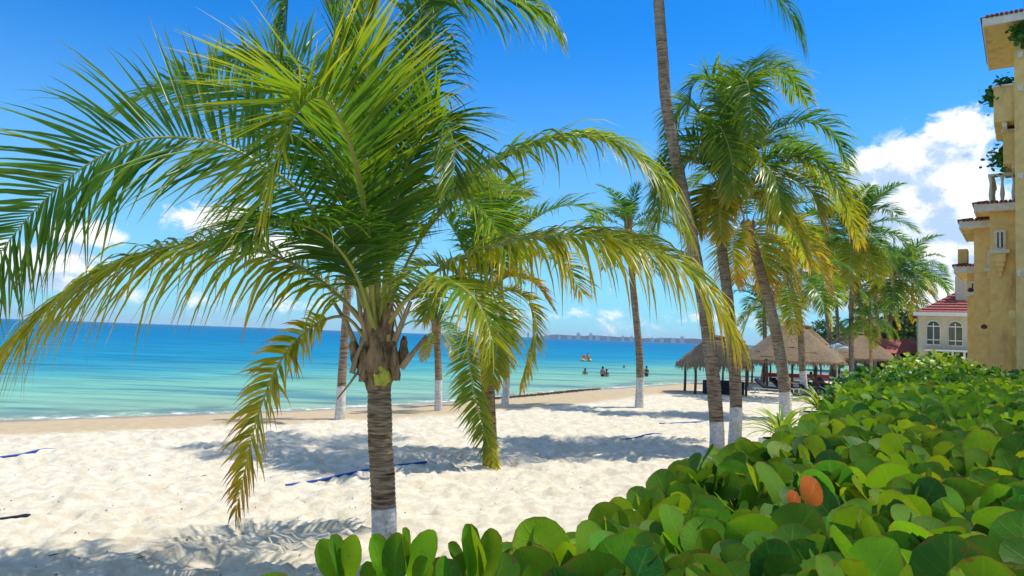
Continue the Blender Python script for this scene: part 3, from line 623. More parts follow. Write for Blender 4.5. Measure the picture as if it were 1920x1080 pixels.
# ---- palm beside it with full crown
b4 = G(1377, 838, 0); D4 = b4[1]
pa = empty('palm_tree', b4, 'full crowned palm right of the tallest trunk with orange flower stalks below its crown', 'palm tree', 'coconut palms on the beach')
palm_trunk(b4, pa, [b4 + [0, 0, -.2], P(1380, 760, D4), P(1376, 680, D4), P(1365, 560, D4), P(1354, 460, D4), P(1362, 372, D4)], .19, .14, 1.35, nseg=18, ring=.08, seed=11, flare=.1)
def mf4(pts, **kw):
    k = dict(nl=110, Lmax=1.0, W=.058, grav=1.15, tint=.2, tip=.35, thick=.024, fold=False); k.update(kw); k['Lmax'] *= 1.3; k['grav'] *= .85; k['tint'] += .06; k.setdefault('seed', len(pa.children) * 3 + 300)
    return add_frond(pa, frond_meshes([P(x, y, D4 + dd) - b4 for x, y, dd in pts], **k))
mf4([(1362, 370, 0), (1400, 290, 0), (1450, 245, .1), (1510, 228, .1), (1560, 248, .1), (1592, 310, .1)], tint=.08)
mf4([(1362, 370, 0), (1375, 290, .2), (1395, 200, .4), (1430, 140, .5), (1475, 135, .6), (1515, 190, .6)], tint=.14)
mf4([(1362, 370, 0), (1358, 270, -.2), (1350, 190, -.3), (1330, 145, -.4), (1300, 160, -.4), (1285, 210, -.4)], tint=.14)
mf4([(1362, 370, 0), (1370, 280, -.5), (1385, 190, -.9), (1395, 150, -1.3), (1405, 170, -1.7), (1412, 260, -2.0)], tint=.22)
mf4([(1362, 370, -.1), (1345, 300, -.5), (1340, 245, -.9), (1352, 240, -1.3), (1370, 290, -1.6), (1378, 370, -1.7)], tint=.2, tip=.5)
mf4([(1362, 370, 0), (1330, 300, 0), (1300, 265, .1), (1265, 270, .1), (1240, 320, .1), (1228, 380, .1)], tint=.16)
mf4([(1362, 370, 0), (1410, 345, -.2), (1470, 335, -.3), (1520, 360, -.4), (1545, 420, -.4)], tint=.4, tip=.45)
mf4([(1362, 372, 0), (1420, 310, -.4), (1490, 290, -.7), (1550, 310, -.9), (1590, 370, -1.0)], tint=.18, tip=.45)
mf4([(1362, 372, 0), (1335, 350, -.3), (1315, 380, -.5), (1310, 440, -.6)], tint=.42, tip=.4, Lmax=.7)
mf4([(1362, 372, 0), (1355, 350, -.6), (1350, 390, -1.0), (1352, 450, -1.1)], tint=.5, tip=.25, Lmax=.6, grav=.5)
mf4([(1362, 372, 0), (1390, 350, .4), (1430, 360, .8), (1460, 420, 1.1)], tint=.3, tip=.4)
mf4([(1362, 372, 0), (1340, 310, .5), (1310, 290, 1.0), (1270, 320, 1.4), (1245, 390, 1.6)], tint=.1)
mf4([(1362, 372, 0), (1370, 260, .5), (1385, 170, .9), (1410, 120, 1.4), (1450, 120, 1.9), (1490, 180, 2.2)], tint=.12)
mf4([(1362, 372, 0), (1360, 280, 0), (1352, 190, .1), (1346, 115, .1)], tint=.1, grav=.2, Lmax=.5)
mf4([(1362, 372, 0), (1390, 320, -.6), (1420, 300, -1.2), (1450, 330, -1.7), (1465, 400, -2.0)], tint=.2, tip=.5)
mf4([(1362, 372, 0), (1400, 300, .7), (1450, 270, 1.3), (1510, 290, 1.9), (1545, 350, 2.3)], tint=.12)
mf4([(1362, 372, 0), (1330, 320, -.3), (1295, 300, -.5), (1262, 320, -.6), (1240, 370, -.6), (1232, 420, -.6)], tint=.24)
mf4([(1362, 372, 0), (1330, 250, .6), (1300, 200, 1.0), (1272, 205, 1.3), (1252, 260, 1.5)], tint=.1)
mf4([(1362, 372, 0), (1420, 330, .1), (1490, 305, .2), (1550, 325, .2), (1590, 390, .2), (1608, 450, .2)], tint=.3, tip=.45)
mf4([(1362, 372, 0), (1400, 370, -.3), (1450, 385, -.6), (1490, 430, -.8), (1515, 490, -.9)], tint=.42, tip=.45)
for k in range(6): link('leaf_sheath', SHEATHS[k % 4], pa, P(1362, 385, D4) - b4, k * 1.1, 1.7)
flowers(pa, P(1350, 372, D4 - .15) - b4, 1.0, 40, 9); flowers(pa, P(1372, 376, D4 - .2) - b4, .8, 26, 10); coconuts(pa, P(1362, 375, D4) - b4, 5, .11, 5)

# ---- palm right behind it with orange edged fronds
b5 = G(1474, 782, 0); D5 = b5[1]
pb = empty('palm_tree', b5, 'leaning palm with long yellow and orange edged fronds standing by the white planters', 'palm tree', 'coconut palms on the beach')
palm_trunk(b5, pb, [b5 + [0, 0, -.2], P(1470, 720, D5), P(1458, 640, D5), P(1440, 560, D5), P(1416, 475, D5), P(1402, 440, D5)], .26, .20, 1.25, nseg=18, ring=.09, seed=13, flare=.1)
def mf5(pts, **kw):
    k = dict(nl=76, Lmax=1.15, W=.075, grav=.85, tint=.3, tip=.45, thick=.026, fold=False); k.update(kw); k['Lmax'] *= 1.3; k['grav'] *= .85; k['tint'] += .07; k.setdefault('seed', len(pb.children) * 3 + 500)
    return add_frond(pb, frond_meshes([P(x, y, D5 + dd) - b5 for x, y, dd in pts], **k))
mf5([(1402, 440, 0), (1440, 405, -.2), (1490, 425, -.3), (1530, 475, -.4), (1555, 545, -.4)], tint=.5, tip=.5)
mf5([(1402, 440, 0), (1450, 395, 0), (1520, 380, 0), (1580, 400, 0), (1610, 450, 0)], tint=.3)
mf5([(1402, 440, 0), (1440, 440, -.5), (1475, 480, -.8), (1495, 545, -1)], tint=.48)
mf5([(1402, 440, 0), (1430, 370, .3), (1480, 330, .6), (1540, 340, .9), (1580, 390, 1.1)], tint=.25)
mf5([(1402, 440, 0), (1400, 340, .2), (1420, 270, .4), (1460, 250, .6), (1500, 290, .8)], tint=.15)
mf5([(1402, 440, 0), (1370, 400, .1), (1330, 400, .2), (1300, 440, .3), (1290, 500, .3)], tint=.4)
mf5([(1402, 440, 0), (1385, 425, -.5), (1375, 460, -.9), (1378, 530, -1)], tint=.5)
mf5([(1402, 440, 0), (1380, 360, .7), (1340, 320, 1.3), (1290, 350, 1.9)], tint=.12)
mf5([(1402, 440, 0), (1440, 420, .7), (1480, 430, 1.3), (1520, 500, 1.8)], tint=.35)
mf5([(1402, 440, 0), (1415, 430, .5), (1430, 470, .9), (1435, 540, 1.0)], tint=.5)
for k in range(6): link('leaf_sheath', SHEATHS[k % 4], pb, P(1402, 455, D5) - b5, k * 1.1, 2.1)
coconuts(pb, P(1400, 445, D5) - b5, 8, .14, 6)

def gnd(px, py): g = G(px, py, 0); return np.array([g[0], g[1], gz(g[0], g[1])])
g = gnd(637, 786); simple_palm('palm by the waterline hidden behind the nearest crown, white base left of its trunk', g, (655, 500), g[1], .17, .12, 1.1, 7, 1.6, 1, 21, [(643, 680, g[1])])
g = gnd(822, 768); simple_palm('small palm near the water with dry brown crown base and thin grey trunk', g, (818, 612), g[1], .15, .13, 1.2, 12, 1.7, 1, 22, [(822, 700, g[1])], dry=4, fl=.5)
g = gnd(947, 753); simple_palm('palm near the water with only its white base showing right of the hanging frond', g, (935, 500), g[1], .17, .12, 1.2, 8, 1.8, 1, 23, [(949, 690, g[1])])
g = gnd(1198, 765); simple_palm('thin palm standing alone at the water edge in the middle of the open beach', g, (1178, 425), g[1], .19, .13, 1.35, 15, 2.6, 1, 24, [(1200, 700, g[1]), (1196, 630, g[1]), (1187, 540, g[1])], nuts=4)
g = gnd(1510, 748); simple_palm('curved palm in front of the largest thatched roof, white base beside the dark loungers', g, (1478, 520), g[1], .21, .16, 1.6, 16, 4.2, 1, 25, [(1504, 680, g[1]), (1500, 610, g[1]), (1488, 560, g[1])], fl=.8, dry=3)
g = gnd(1597, 727); simple_palm('dark straight trunked palm with a dense crown against the big cloud', g, (1600, 440), g[1], .20, .15, 1.2, 30, 5.2, 1, 26, [(1596, 600, g[1])])
g = gnd(1668, 712); simple_palm('outermost palm left of the red roofed villa with wind combed fronds', g, (1676, 520), g[1], .22, .16, 0, 30, 5.9, 1, 27, [(1666, 640, g[1]), (1672, 570, g[1])])
g = gnd(1634, 722); simple_palm('young bright yellow green palm below the dark crowns', g, (1632, 600), g[1] - 6, .13, .11, 0, 15, 2.6, 1, 32, [], dry=0)
bgp = [(1430, 715, 1432, 572, 3.4, 41, 'slim palm seen through the gap right of the full crowned palm'), (1560, 712, 1540, 520, 4.5, 42, 'background palm above the right half of the largest thatched roof'),
       (1618, 708, 1606, 510, 4.8, 43, 'background palm with a trunk leaning left just right of the dark trunk'), (1650, 702, 1640, 560, 4.0, 44, 'low background palm between the young palm and the outermost palm'),
       (1572, 705, 1560, 470, 4.6, 45, 'tall background palm behind the orange edged fronds'), (1700, 700, 1712, 500, 4.6, 46, 'background palm with its crown nearest the cloud foot')]
for bx, by, tx, ty, L, sd__, lb in bgp:
    g = gnd(bx, by); simple_palm(lb, g, (tx, ty), g[1], .22, .16, 0, 16, L, 2, sd__, [((bx * 2 + tx) / 3 + 4, (by * 2 + ty) / 3, g[1])])
# two palms just outside the right edge of the view throw shade over the terrace plants
for (x, y, h, sd__, lb) in ((6.6, 3.4, 6.6, 61, 'palm outside the view shading the hedge'), (9.8, 6.6, 7.4, 62, 'second palm outside the view shading the hedge')):
    pass

# ------------------------------------------------------------------ terrace bed and hedges
ZT = H - .65
edge_px = [(680, 1095), (820, 1066), (1000, 1012), (1150, 955), (1290, 893), (1400, 853), (1520, 803), (1592, 765), (1598, 735), (1606, 712), (1650, 702)]
EDGE = np.array([G(x, y, ZT)[:2] for x, y in edge_px])
def edge_x(y): return -.10 + np.interp(y, np.concatenate([[-4], EDGE[:, 1]]), np.concatenate([[EDGE[0, 0] - .4], EDGE[:, 0]]))
YMAX = 22.0
poly = [(float(edge_x(y)) + .35, float(y)) for y in np.linspace(-3.5, 17.5, 24)] + [(11.0, 19.5), (14, 23), (22, 23), (22, -3.5)]
bed = MB(); nP = len(poly); bed.add([(x, y, -.5) for x, y in poly] + [(x, y, ZT - .62) for x, y in poly], [tuple(range(nP, 2 * nP))] + [(i, (i + 1) % nP, nP + (i + 1) % nP, nP + i) for i in range(nP)])
tag(bed.build('planting_bed', M_SOIL), kind='structure')

def leaf_template(nc, nr, cup, notch, obov=0.0):
    u = np.linspace(-1, 1, nc); k = np.linspace(0, 1, nr); v = (1 - np.cos(np.pi * k)) / 2
    hw = .5 * np.sqrt(np.clip(1 - (2 * v - 1) ** 2, 0, 1)) * (1 - obov * (1 - v) * .9); hw[0] = .03; hw[-1] = .06
    U, VV = np.meshgrid(u, v); X = U * hw[:, None]; Y = VV - notch * np.abs(U) ** 1.5 * (1 - VV) ** 3
    Z = cup * (np.abs(X) * .9) - .18 * (Y - .2) ** 2 + .03 * np.sin(6 * Y + 2 * X)
    return np.stack([X, Y, Z], -1).reshape(-1, 3), grid_quads(nr, nc), np.stack([U * .5 + .5, VV], -1).reshape(-1, 2)
def rand_frames(n, rg, upw, hor, faceY=0.0):
    """leaf axis t (blade direction) and normal"""
    a = rg.uniform(0, 2 * np.pi, n); t = np.stack([np.cos(a) * hor, np.sin(a) * hor, upw * rg.uniform(.2, 1.3, n)], 1) + rg.normal(0, .25, (n, 3)); t = unit(t)
    nrm = np.stack([rg.normal(0, .7, n), rg.normal(0, .7, n) - faceY, rg.uniform(.1, 1.1, n)], 1); nrm = unit(nrm - (nrm * t).sum(1)[:, None] * t); s = np.cross(t, nrm); return s, t, nrm
def leaves_mesh(name, pos, size, fr, tint, tmpl, mat):
    s, t, nr = fr; T, Q, UV = tmpl; n = len(pos)
    V = pos[:, None] + size[:, None, None] * (T[None, :, 0:1] * s[:, None] + T[None, :, 1:2] * t[:, None] + T[None, :, 2:3] * nr[:, None])
    k = len(T); QQ = (Q[None] + (np.arange(n) * k)[:, None, None]).reshape(-1, 4)
    return mesh_np(name, V.reshape(-1, 3), QQ, mat, True, {'tint': np.repeat(tint, k)}, np.tile(UV, (n, 1)))

rg = np.random.default_rng(21)
hedge = empty('hedge', (1.5, 4, 0), 'broad sea grape hedge with big round glossy leaves filling the right foreground', 'hedge')
NL = 30000
yy = 1.7 + (18.6 - 1.7) * rg.random(NL) ** .62; ex = edge_x(yy); xr = .82 * yy + 1.6
xx = ex + (xr - ex) * rg.random(NL); keep = rg.random(NL) < (xr - ex) / (.42 * 18.6 + 2); xx, yy = xx[keep], yy[keep]
yn = 1.75 + 4.2 * rng.random(3000); en = edge_x(yn); xn = en + (.8 * yn + .7 - en) * rg.random(3000); xx = np.concatenate([xx, xn]); yy = np.concatenate([yy, yn])
# extra along the rim
ne = 1300; ye_ = 1.85 + 16 * rg.random(ne) ** 1.5; xe = edge_x(ye_) + rg.normal(.04, .09, ne); xx = np.concatenate([xx, xe]); yy = np.concatenate([yy, ye_]); n = len(xx)
din = np.clip((xx - edge_x(yy)) / .45, 0, 1)
und = .16 * (vnoise(xx * 1.1, yy * 1.1, 31) - .5) + .12 * (vnoise(xx * 3, yy * 3, 32) - .5)
zz = ZT - .05 + und - .32 * rg.random(n) ** 1.6 - .2 * (1 - din) * rg.random(n)
size = np.clip(rg.normal(.145, .03, n), .08, .205); size *= np.where(yy > 9, .9, np.where(yy < 5, 1.03, 1))
fr = rand_frames(n, rg, 1.05, .62, .75)
tint = np.clip(.26 + .22 * rg.normal(0, 1, n) * .6 + .28 * sstep(8, 15, yy) * rg.random(n), .02, .82); tint = np.where(rg.random(n) < .12, np.clip(tint + .3, 0, .8), tint)
tint = np.where(rg.random(n) < .003, .93, tint)
pos = np.stack([xx, yy, zz], 1); hl = np.array([1.5, 4, 0])
pr = np.array([proj(q) for q in pos]); inside = (pr[:, 2] > .3) & (pr[:, 0] > -40) & (pr[:, 0] < 1960) & (pr[:, 1] < 1120)
score = np.where(inside, size / np.maximum(pr[:, 2], .3), 0) * np.where(zz > ZT - .38 + und, 1, .4)
order = np.argsort(-score); near = order[:288]; rest = order[288:]
TM = [leaf_template(5, 9, c, nt) for c, nt in ((.16, .12), (-.12, .10), (.26, .05), (.05, .16))]
VAR = []
for k in range(24):
    T, Q, UV = TM[k % 4]; VAR.append(mesh_np('leaf', T, Q, M_GRAPE, True, {'tint': np.full(len(T), [.04, .12, .2, .27, .35, .44][k // 4])}, UV))
special = {'y': mesh_np('leaf', TM[0][0], TM[0][1], M_GRAPE, True, {'tint': np.full(len(TM[0][0]), .68)}, TM[0][2]), 'o': mesh_np('leaf', TM[1][0], TM[1][1], M_GRAPE, True, {'tint': np.full(len(TM[1][0]), .98)}, TM[1][2])}
def put_leaf(p, s, t, nr, sz, me, parent, origin, label=None):
    o = bpy.data.objects.new('leaf', me); COL.objects.link(o); o.parent = parent
    M = Matrix(((s[0], t[0], nr[0], 0), (s[1], t[1], nr[1], 0), (s[2], t[2], nr[2], 0), (0, 0, 0, 1))) @ Matrix.Scale(float(sz), 4)
    M.translation = Vector([float(c) for c in (np.array(p) - origin)]); o.matrix_local = M
    if label: o['label'] = label
    return o
for i in near:
    tv = min(5, int(np.searchsorted([.08, .16, .24, .31, .4], tint[i]))); me = VAR[tv * 4 + int(rg.integers(4))]
    if tint[i] > .58: me = special['y']
    put_leaf(pos[i], fr[0][i], fr[1][i], fr[2][i], size[i], me, hedge, hl)
def facing(px, py, dd, tilt=0.0):
    t = unit(np.array([tilt, .15, 1.0])); nr = np.array([.5 * math.sin(px * 7.3), -.8, .55 + .3 * math.sin(py * 3.1)]); nr = unit(nr - (nr @ t) * t); return np.cross(t, nr), t, nr
for px, py, d_, sz, lab in ((1514, 938, 3.0, .125, 'orange turning leaf'), (1484, 946, 2.9, .07, 'small reddish leaf')):
    t = unit(np.array([.55, .5, .55])); nr = unit(np.array([.45, -.75, .5])); nr = unit(nr - (nr @ t) * t); s = np.cross(t, nr); put_leaf(P(px, py, d_), s, t, nr, sz, special['o'], hedge, hl, lab)
far_ = rest[yy[rest] > 7]; nr_ = rest[yy[rest] <= 7]
tmN, tmF = leaf_template(5, 7, .14, .1), leaf_template(3, 6, .14, .08)
def sub(fr, i): return tuple(a[i] for a in fr)
a_ = leaves_mesh('foliage', pos[nr_] - hl, size[nr_], sub(fr, nr_), tint[nr_], tmN, M_GRAPE); o = link('foliage', a_, hedge); o['kind'] = 'stuff'
a_ = leaves_mesh('foliage', pos[far_] - hl, size[far_], sub(fr, far_), tint[far_], tmF, M_GRAPE); o = link('foliage', a_, hedge); o['kind'] = 'stuff'
st = MB()
for k in range(420):
    y = 1.1 + 9 * random.random() ** 1.6; x = random.uniform(float(edge_x(y)) + .1, .8 * y + 1.2); p0 = np.array([x, y, ZT - .66]); a = random.uniform(0, 6.28); l = random.uniform(.4, .62)
    st.tube([p0 - hl, p0 - hl + [math.cos(a) * .08, math.sin(a) * .08, l * .5], p0 - hl + [math.cos(a) * .2, math.sin(a) * .2, l]], [.012, .009, .005], 5, False)
pt_ = MB()
for i in order[:1400]:
    b0 = pos[i] - hl; dn = -fr[1][i] * .5 + np.array([rg.normal(0, .2), rg.normal(0, .2), -.7]); pt_.tube([b0 + fr[1][i] * size[i] * .06, b0 + dn * .035, b0 + dn * .09], [.0035, .004, .005], 5, False)
o = pt_.build('petioles', M_PETIOLE, hedge, True); o['kind'] = 'stuff'
o = st.build('stems', M_STEM, hedge, True); o['kind'] = 'stuff'

# spoon-leaved shrub poking up at the lower edge
sc0 = P(740, 1150, 1.95)
spoon = empty('shrub', (sc0[0], sc0[1], ZT - .6), 'small shrub with upright spoon shaped leaves in front of the nearest palm base', 'shrub')
so0 = np.array(spoon.location); TS = leaf_template(5, 9, .22, 0, .6); TS = (TS[0] * [.62, 1, 1], TS[1], TS[2])
SPM = [mesh_np('leaf', TS[0], TS[1], M_GRAPE, True, {'tint': np.full(len(TS[0]), v)}, TS[2]) for v in (.18, .3, .42)]
for px, py, tx, ty, sz, fx in ((640, 1098, 605, 1018, .125, .2), (650, 1100, 660, 1012, .135, -.3), (636, 1096, 632, 1008, .12, 1.2), (716, 1090, 708, 1008, .115, .8), (738, 1100, 745, 1008, .135, .1), (752, 1092, 768, 996, .12, 1.4), (770, 1095, 806, 1002, .12, -.4),
                              (700, 1120, 690, 1060, .10, .4), (880, 1090, 884, 990, .125, .9), (890, 1092, 898, 985, .12, 1.9), (905, 1092, 925, 1000, .11, .5), (870, 1080, 850, 1020, .1, 1.2), (800, 1120, 790, 1050, .14, .2), (840, 1110, 830, 1050, .13, -.5)):
    a, b = P(px, py, 1.95), P(tx, ty, 1.9); t = unit(b - a); nr = np.array([math.sin(fx), -math.cos(fx), .2]); nr = unit(nr - (nr @ t) * t); s = np.cross(t, nr)
    put_leaf(a, s, t, nr, np.linalg.norm(b - a) * 1.02, SPM[int(px) % 3], spoon, so0)
sb = MB()
for px in (640, 740, 770, 885): a = P(px, 1095, 1.95) - so0; sb.tube([np.array([a[0] * .4, a[1], 0.0]), a * .6 + [0, 0, .05], a], [.012, .009, .006], 6)
sb.build('stem', M_STEM, spoon, True)

# clipped shrub row and yellow variegated bush beyond the sea grape
def leafy(name, label, cat, boxes, n, sz, tint0, seed, mat=M_SHRUB):
    rg = np.random.default_rng(seed); c = np.mean([b[0] for b in boxes], 0); root = empty(name, (c[0], c[1], 0), label, cat); o0 = np.array([c[0], c[1], 0]); P_ = []
    for (cx, cy, cz), (rx, ry, rz) in boxes:
        m = int(n / len(boxes)); v = unit(rg.normal(0, 1, (m, 3))); v[:, 2] = np.abs(v[:, 2]) * np.where(rg.random(m) < .75, 1, -1); r = (1 - .35 * rg.random(m) ** 2)[:, None]
        q = np.array([cx, cy, cz]) + v * r * [rx, ry, rz] + .12 * rg.normal(0, 1, (m, 3)) * [1, 1, .7]; P_.append(q)
    p = np.concatenate(P_); p = p[p[:, 2] > 0.1]; m = len(p); tint = np.clip(tint0 + .22 * rg.normal(0, 1, m), 0, 1)
    me = leaves_mesh('foliage', p - o0, np.clip(rg.normal(sz, sz * .25, m), sz * .5, sz * 1.6), rand_frames(m, rg, .7, .9, .2), tint, leaf_template(3, 4, .15, 0, .2), mat)
    o = link('foliage', me, root); o['kind'] = 'stuff'; b = MB()
    for (cx, cy, cz), (rx, ry, rz) in boxes:
        for k in range(4): a = k * 1.57 + seed; b.tube([np.array([cx, cy, 0]) - o0 + [0, 0, .02], np.array([cx + math.cos(a) * rx * .3, cy + math.sin(a) * ry * .3, cz]) - o0, np.array([cx + math.cos(a) * rx * .6, cy + math.sin(a) * ry * .6, cz + rz * .5]) - o0], [.04, .025, .01], 5)
    b.build('stem', M_STEM, root, True); return root
def at(px, py, d): return P(px, py, d)
bx = []
for px, d_ in ((1618, 13.0), (1650, 13.6), (1690, 14.4), (1730, 15.2), (1770, 16.0)):
    c = at(px, 735, d_); bx.append(((c[0], c[1], 1.75), (.62, .7, .78)))
leafy('shrub_row', 'clipped dark green shrub row where the hedge meets the sand near the huts', 'shrub', bx, 9000, .085, .3, 51)
bx = []
for px, py, d_, r_ in ((1740, 690, 19, .7), (1700, 694, 18.5, .5), (1775, 688, 19.5, .7), (1800, 692, 20, .6), (1715, 684, 20, .6), (1745, 678, 20.5, .45)):
    c = at(px, py, d_); bx.append(((c[0], c[1], c[2] - .3), (r_, r_, r_ * .75)))
leafy('bush', 'bright yellow green variegated bush in front of the red roofed villa', 'bush', bx, 4200, .11, .72, 52)
bx = []
for k in range(7): c = at(1800 + k * 24, 708, 19.5 - k * .3); bx.append(((c[0], c[1], 1.9), (.75, .6, .62)))
leafy('shrub_row', 'low dark green shrub row along the foot of the ochre hotel wall', 'shrub', bx, 5200, .10, .25, 53)

# white planters with strap leaved plants
def planter(px, py, d_, sz, pl, label, seed):
    c = P(px, py, d_); root = empty('planter', (c[0], c[1], 0), label, 'planter', 'white planters beside the hedge'); z = c[2]; b = MB()
    b.box((0, 0, z - .42), (sz * .72, sz * .72, .84), .3, 1.25); b.box((0, 0, z + .02), (sz * .98, sz * .98, .07), .3); b.build('pot', M_PLANTER, root)
    MB().box((0, 0, z + .062), (sz * .8, sz * .8, .02), .3).build('soil', M_SOIL, root)
    MB().box((0, 0, (z - .84) / 2 - .05), (sz * .7, sz * .7, z - .84 + .1), .3).build('pedestal', M_PLANTER, root)
    pt = empty('potted_plant', (c[0], c[1], z + .06), 'yellow green strap leaved plant in the ' + pl, 'plant', 'strap leaved plants in planters'); rr = random.Random(seed)
    for k in range(44):
        a = k * 2.4; e = rr.uniform(.5, 1.35); l = rr.uniform(.5, .85) * .98; V = []; p = np.array([.0, 0, 0]); an = e
        for j in range(7):
            wv = .028 * (1 - (j / 6) ** 2.2) + .003; V += [(p[0], -wv, p[2] + wv * .4), (p[0], 0, p[2]), (p[0], wv, p[2] + wv * .4)]; p = p + l / 6 * np.array([math.cos(an), 0, math.sin(an)]); an -= rr.uniform(.16, .30)
        V = np.array(V); me = mesh_np('leaf', V, grid_quads(7, 3), M_SHRUB, True, {'tint': np.full(21, rr.uniform(.6, .9))}); link('leaf', me, pt, (0, 0, 0), a)
planter(1466, 832, 10.5, .46, 'nearer planter', 'nearer white planter standing behind the sea grape leaves', 3)
planter(1538, 780, 13.5, .52, 'farther planter', 'farther white planter at the end of the hedge', 4)

# ------------------------------------------------------------------ palapas
def palapa(label, cx, cy, w_, dp, eave, apex, ridge, posts, seed):
    z0 = gz(cx, cy); root = empty('palapa', (cx, cy, z0), label, 'thatched hut', 'thatched huts on the beach'); rr = random.Random(seed)
    nL = 9; b = MB(); n = 48
    def ring(t, out=0.0):
        # rounded-rectangle plan shrinking to the ridge, slightly sagging slope
        pts = []
        for k in range(n):
            a = 2 * math.pi * k / n; c, s = math.cos(a), math.sin(a); q = 1 / (abs(c) ** 3.2 + abs(s) ** 3.2) ** (1 / 3.2)
            x = c * q * (w_ / 2 * (1 - t) + out) + (1 if c > 0 else -1) * ridge / 2 * t * min(1, abs(c) * 2); y = s * q * (dp / 2 * (1 - t) + out)
            z = eave + (apex - eave) * (t ** .92) + rr.uniform(-.02, .02); pts.append((x, y, z))
        return pts
    fs = [tuple(i * n + j for i, j in ((0, k), (0, (k + 1) % n), (1, (k + 1) % n), (1, k))) for k in range(n)]
    for L in range(nL):   # overlapping courses of thatch
        t0, t1 = L / nL, min(1, (L + 1.25) / nL); lo = ring(t0, .05); hi = ring(t1, -.01); lo = [(x, y, z - .03 - rr.uniform(0, .14)) for x, y, z in lo]
        b.add(lo + hi, fs)
    under = ring(0.02, -.06); under = [(x, y, z - .12) for x, y, z in under]; top = ring(.97, -.05); top = [(x, y, z - .25) for x, y, z in top]; b.add(under + top, fs)
    b.build('roof', M_THATCH, root); fr_ = MB(); ed = ring(0, .05)
    for k in range(520):
        f = k / 520 * n; i = int(f); u = f - i; p = [ed[i][m] * (1 - u) + ed[(i + 1) % n][m] * u for m in range(3)]; l = rr.uniform(.12, .48); q = .03; dx, dy = rr.uniform(-.1, .1), rr.uniform(-.1, .1)
        tx, ty = -p[1], p[0]; m_ = math.hypot(tx, ty) + 1e-6; tx, ty = tx / m_ * q, ty / m_ * q
        fr_.add([(p[0] - tx, p[1] - ty, p[2] + .04), (p[0] + tx, p[1] + ty, p[2] + .04), (p[0] + dx + tx * .4, p[1] + dy + ty * .4, p[2] - l), (p[0] + dx - tx * .4, p[1] + dy - ty * .4, p[2] - l)], [(0, 1, 2, 3)])
    o = fr_.build('fringe', M_THATCH, root); o['kind'] = 'stuff'
    MB().tube([(-ridge / 2 - .15, 0, apex - .02), (0, 0, apex + .03), (ridge / 2 + .15, 0, apex - .02)], [.13, .17, .13], 8).build('ridge_cap', M_THATCH, root, True)
    for x, y in posts:
        MB().tube([(x, y, -.3), (x + .02, y, eave * .5), (x, y, eave + .25)], [.085, .075, .07], 8).build('post', M_WOOD, root, True)
    hx, hy = max(abs(p[0]) for p in posts), max(abs(p[1]) for p in posts)
    for y in (-hy, hy): MB().tube([(-hx - .2, y, eave + .05), (hx + .2, y, eave + .05)], .06, 6).build('beam', M_WOOD, root, True)
    return root
c1 = G(1352, 741, 0); palapa('small palapa nearest the water with dark posts, seen between the two white based trunks', c1[0], c1[1] + 1.6, 4.25, 3.9, 1.78, 3.35, .9, [(-1.45, -1.3), (1.55, -1.3), (-1.45, 1.3), (1.55, 1.3)], 1)
c2 = G(1505, 735, 0); k2 = c2[1]; palapa('largest palapa with a tall peaked grey brown thatch roof', c2[0], k2 + 2, 6.0 * k2 / 45, 5.6, 2.0, 4.75, .5, [(-2.4, -2), (-.8, -2.2), (.8, -2.2), (2.4, -2), (-2.4, 2), (2.4, 2)], 2)
c3 = G(1640, 722, 0); palapa('palapa farthest right with light tan thatch behind the slim trunks', c3[0] + 1, c3[1] + 6, 7.0, 6, 2.1, 4.4, 1.6, [(-2.6, -2), (0, -2.2), (2.6, -2), (-2.6, 2), (2.6, 2)], 3)
c4 = G(1440, 728, 0); palapa('low palapa half hidden between the small and the largest palapa', c4[0], c4[1] + 7, 4.5, 4, 1.9, 3.3, .8, [(-1.6, -1.4), (1.6, -1.4), (-1.6, 1.4), (1.6, 1.4)], 4)
c5 = G(1560, 730, 0); palapa('palapa tucked behind the right slope of the largest one', c5[0] + 1.5, c5[1] + 9, 6.0, 5, 2.1, 4.7, 1.0, [(-2.2, -1.8), (2.2, -1.8), (-2.2, 1.8), (2.2, 1.8)], 5)

# table under the small palapa, loungers, people resting
x, y = c1[0] + .35, c1[1] + .8; z = gz(x, y)
tb = empty('table', (x, y, z), 'long table under a dark blue cloth below the small palapa', 'table')
MB().box((0, 0, .75), (2.1, .95, .05)).build('tabletop', M_WOOD, tb)
cl = tag(MB().box((0, 0, .40), (2.2, 1.05, .8), 0, .99).build('tablecloth', M_NAVY, None, False, (x, y, z)), 'dark blue cloth hanging to the sand over the table', 'tablecloth')
for sx in (-.95, .95):
    for sy in (-.4, .4): MB().box((sx, sy, .36), (.06, .06, .72)).build('leg', M_WOOD, tb)
def lounger(px, py, rz, label, dark=True, sc=1.0):
    g = gnd(px, py); r_ = empty('sun_lounger', g, label, 'sun lounger', 'loungers near the huts'); r_.rotation_euler = (0, 0, rz); r_.scale = (sc,) * 3
    f = MB().box((0, -.3, .27), (.05, 1.95, .06)); 
    for sx in (-.33, .33): f.box((sx, 0, .27), (.05, 1.95, .06))
    f.build('frame', M_FRAMEW, r_)
    for sx in (-.33, .33):
        for sy in (-.85, .8): MB().box((sx, sy, .12), (.05, .05, .25)).build('leg', M_FRAMEW, r_)
    MB().box((0, -.32, .35), (.7, 1.3, .10)).build('mattress', M_NAVY if dark else M_PLANTER, r_)
    b = MB(); b.add([(-.35, .33, .31), (.35, .33, .31), (.35, .33, .41), (-.35, .33, .41), (-.35, .9, .78), (.35, .9, .78), (.35, .84, .88), (-.35, .84, .88)], [(3, 2, 1, 0), (4, 5, 6, 7), (0, 1, 5, 4), (2, 3, 7, 6), (1, 2, 6, 5), (3, 0, 4, 7)])
    b.build('backrest', M_NAVY if dark else M_PLANTER, r_); return r_
lounger(1500, 752, 1.2, 'dark lounger on the open sand left of the pair by the planters')
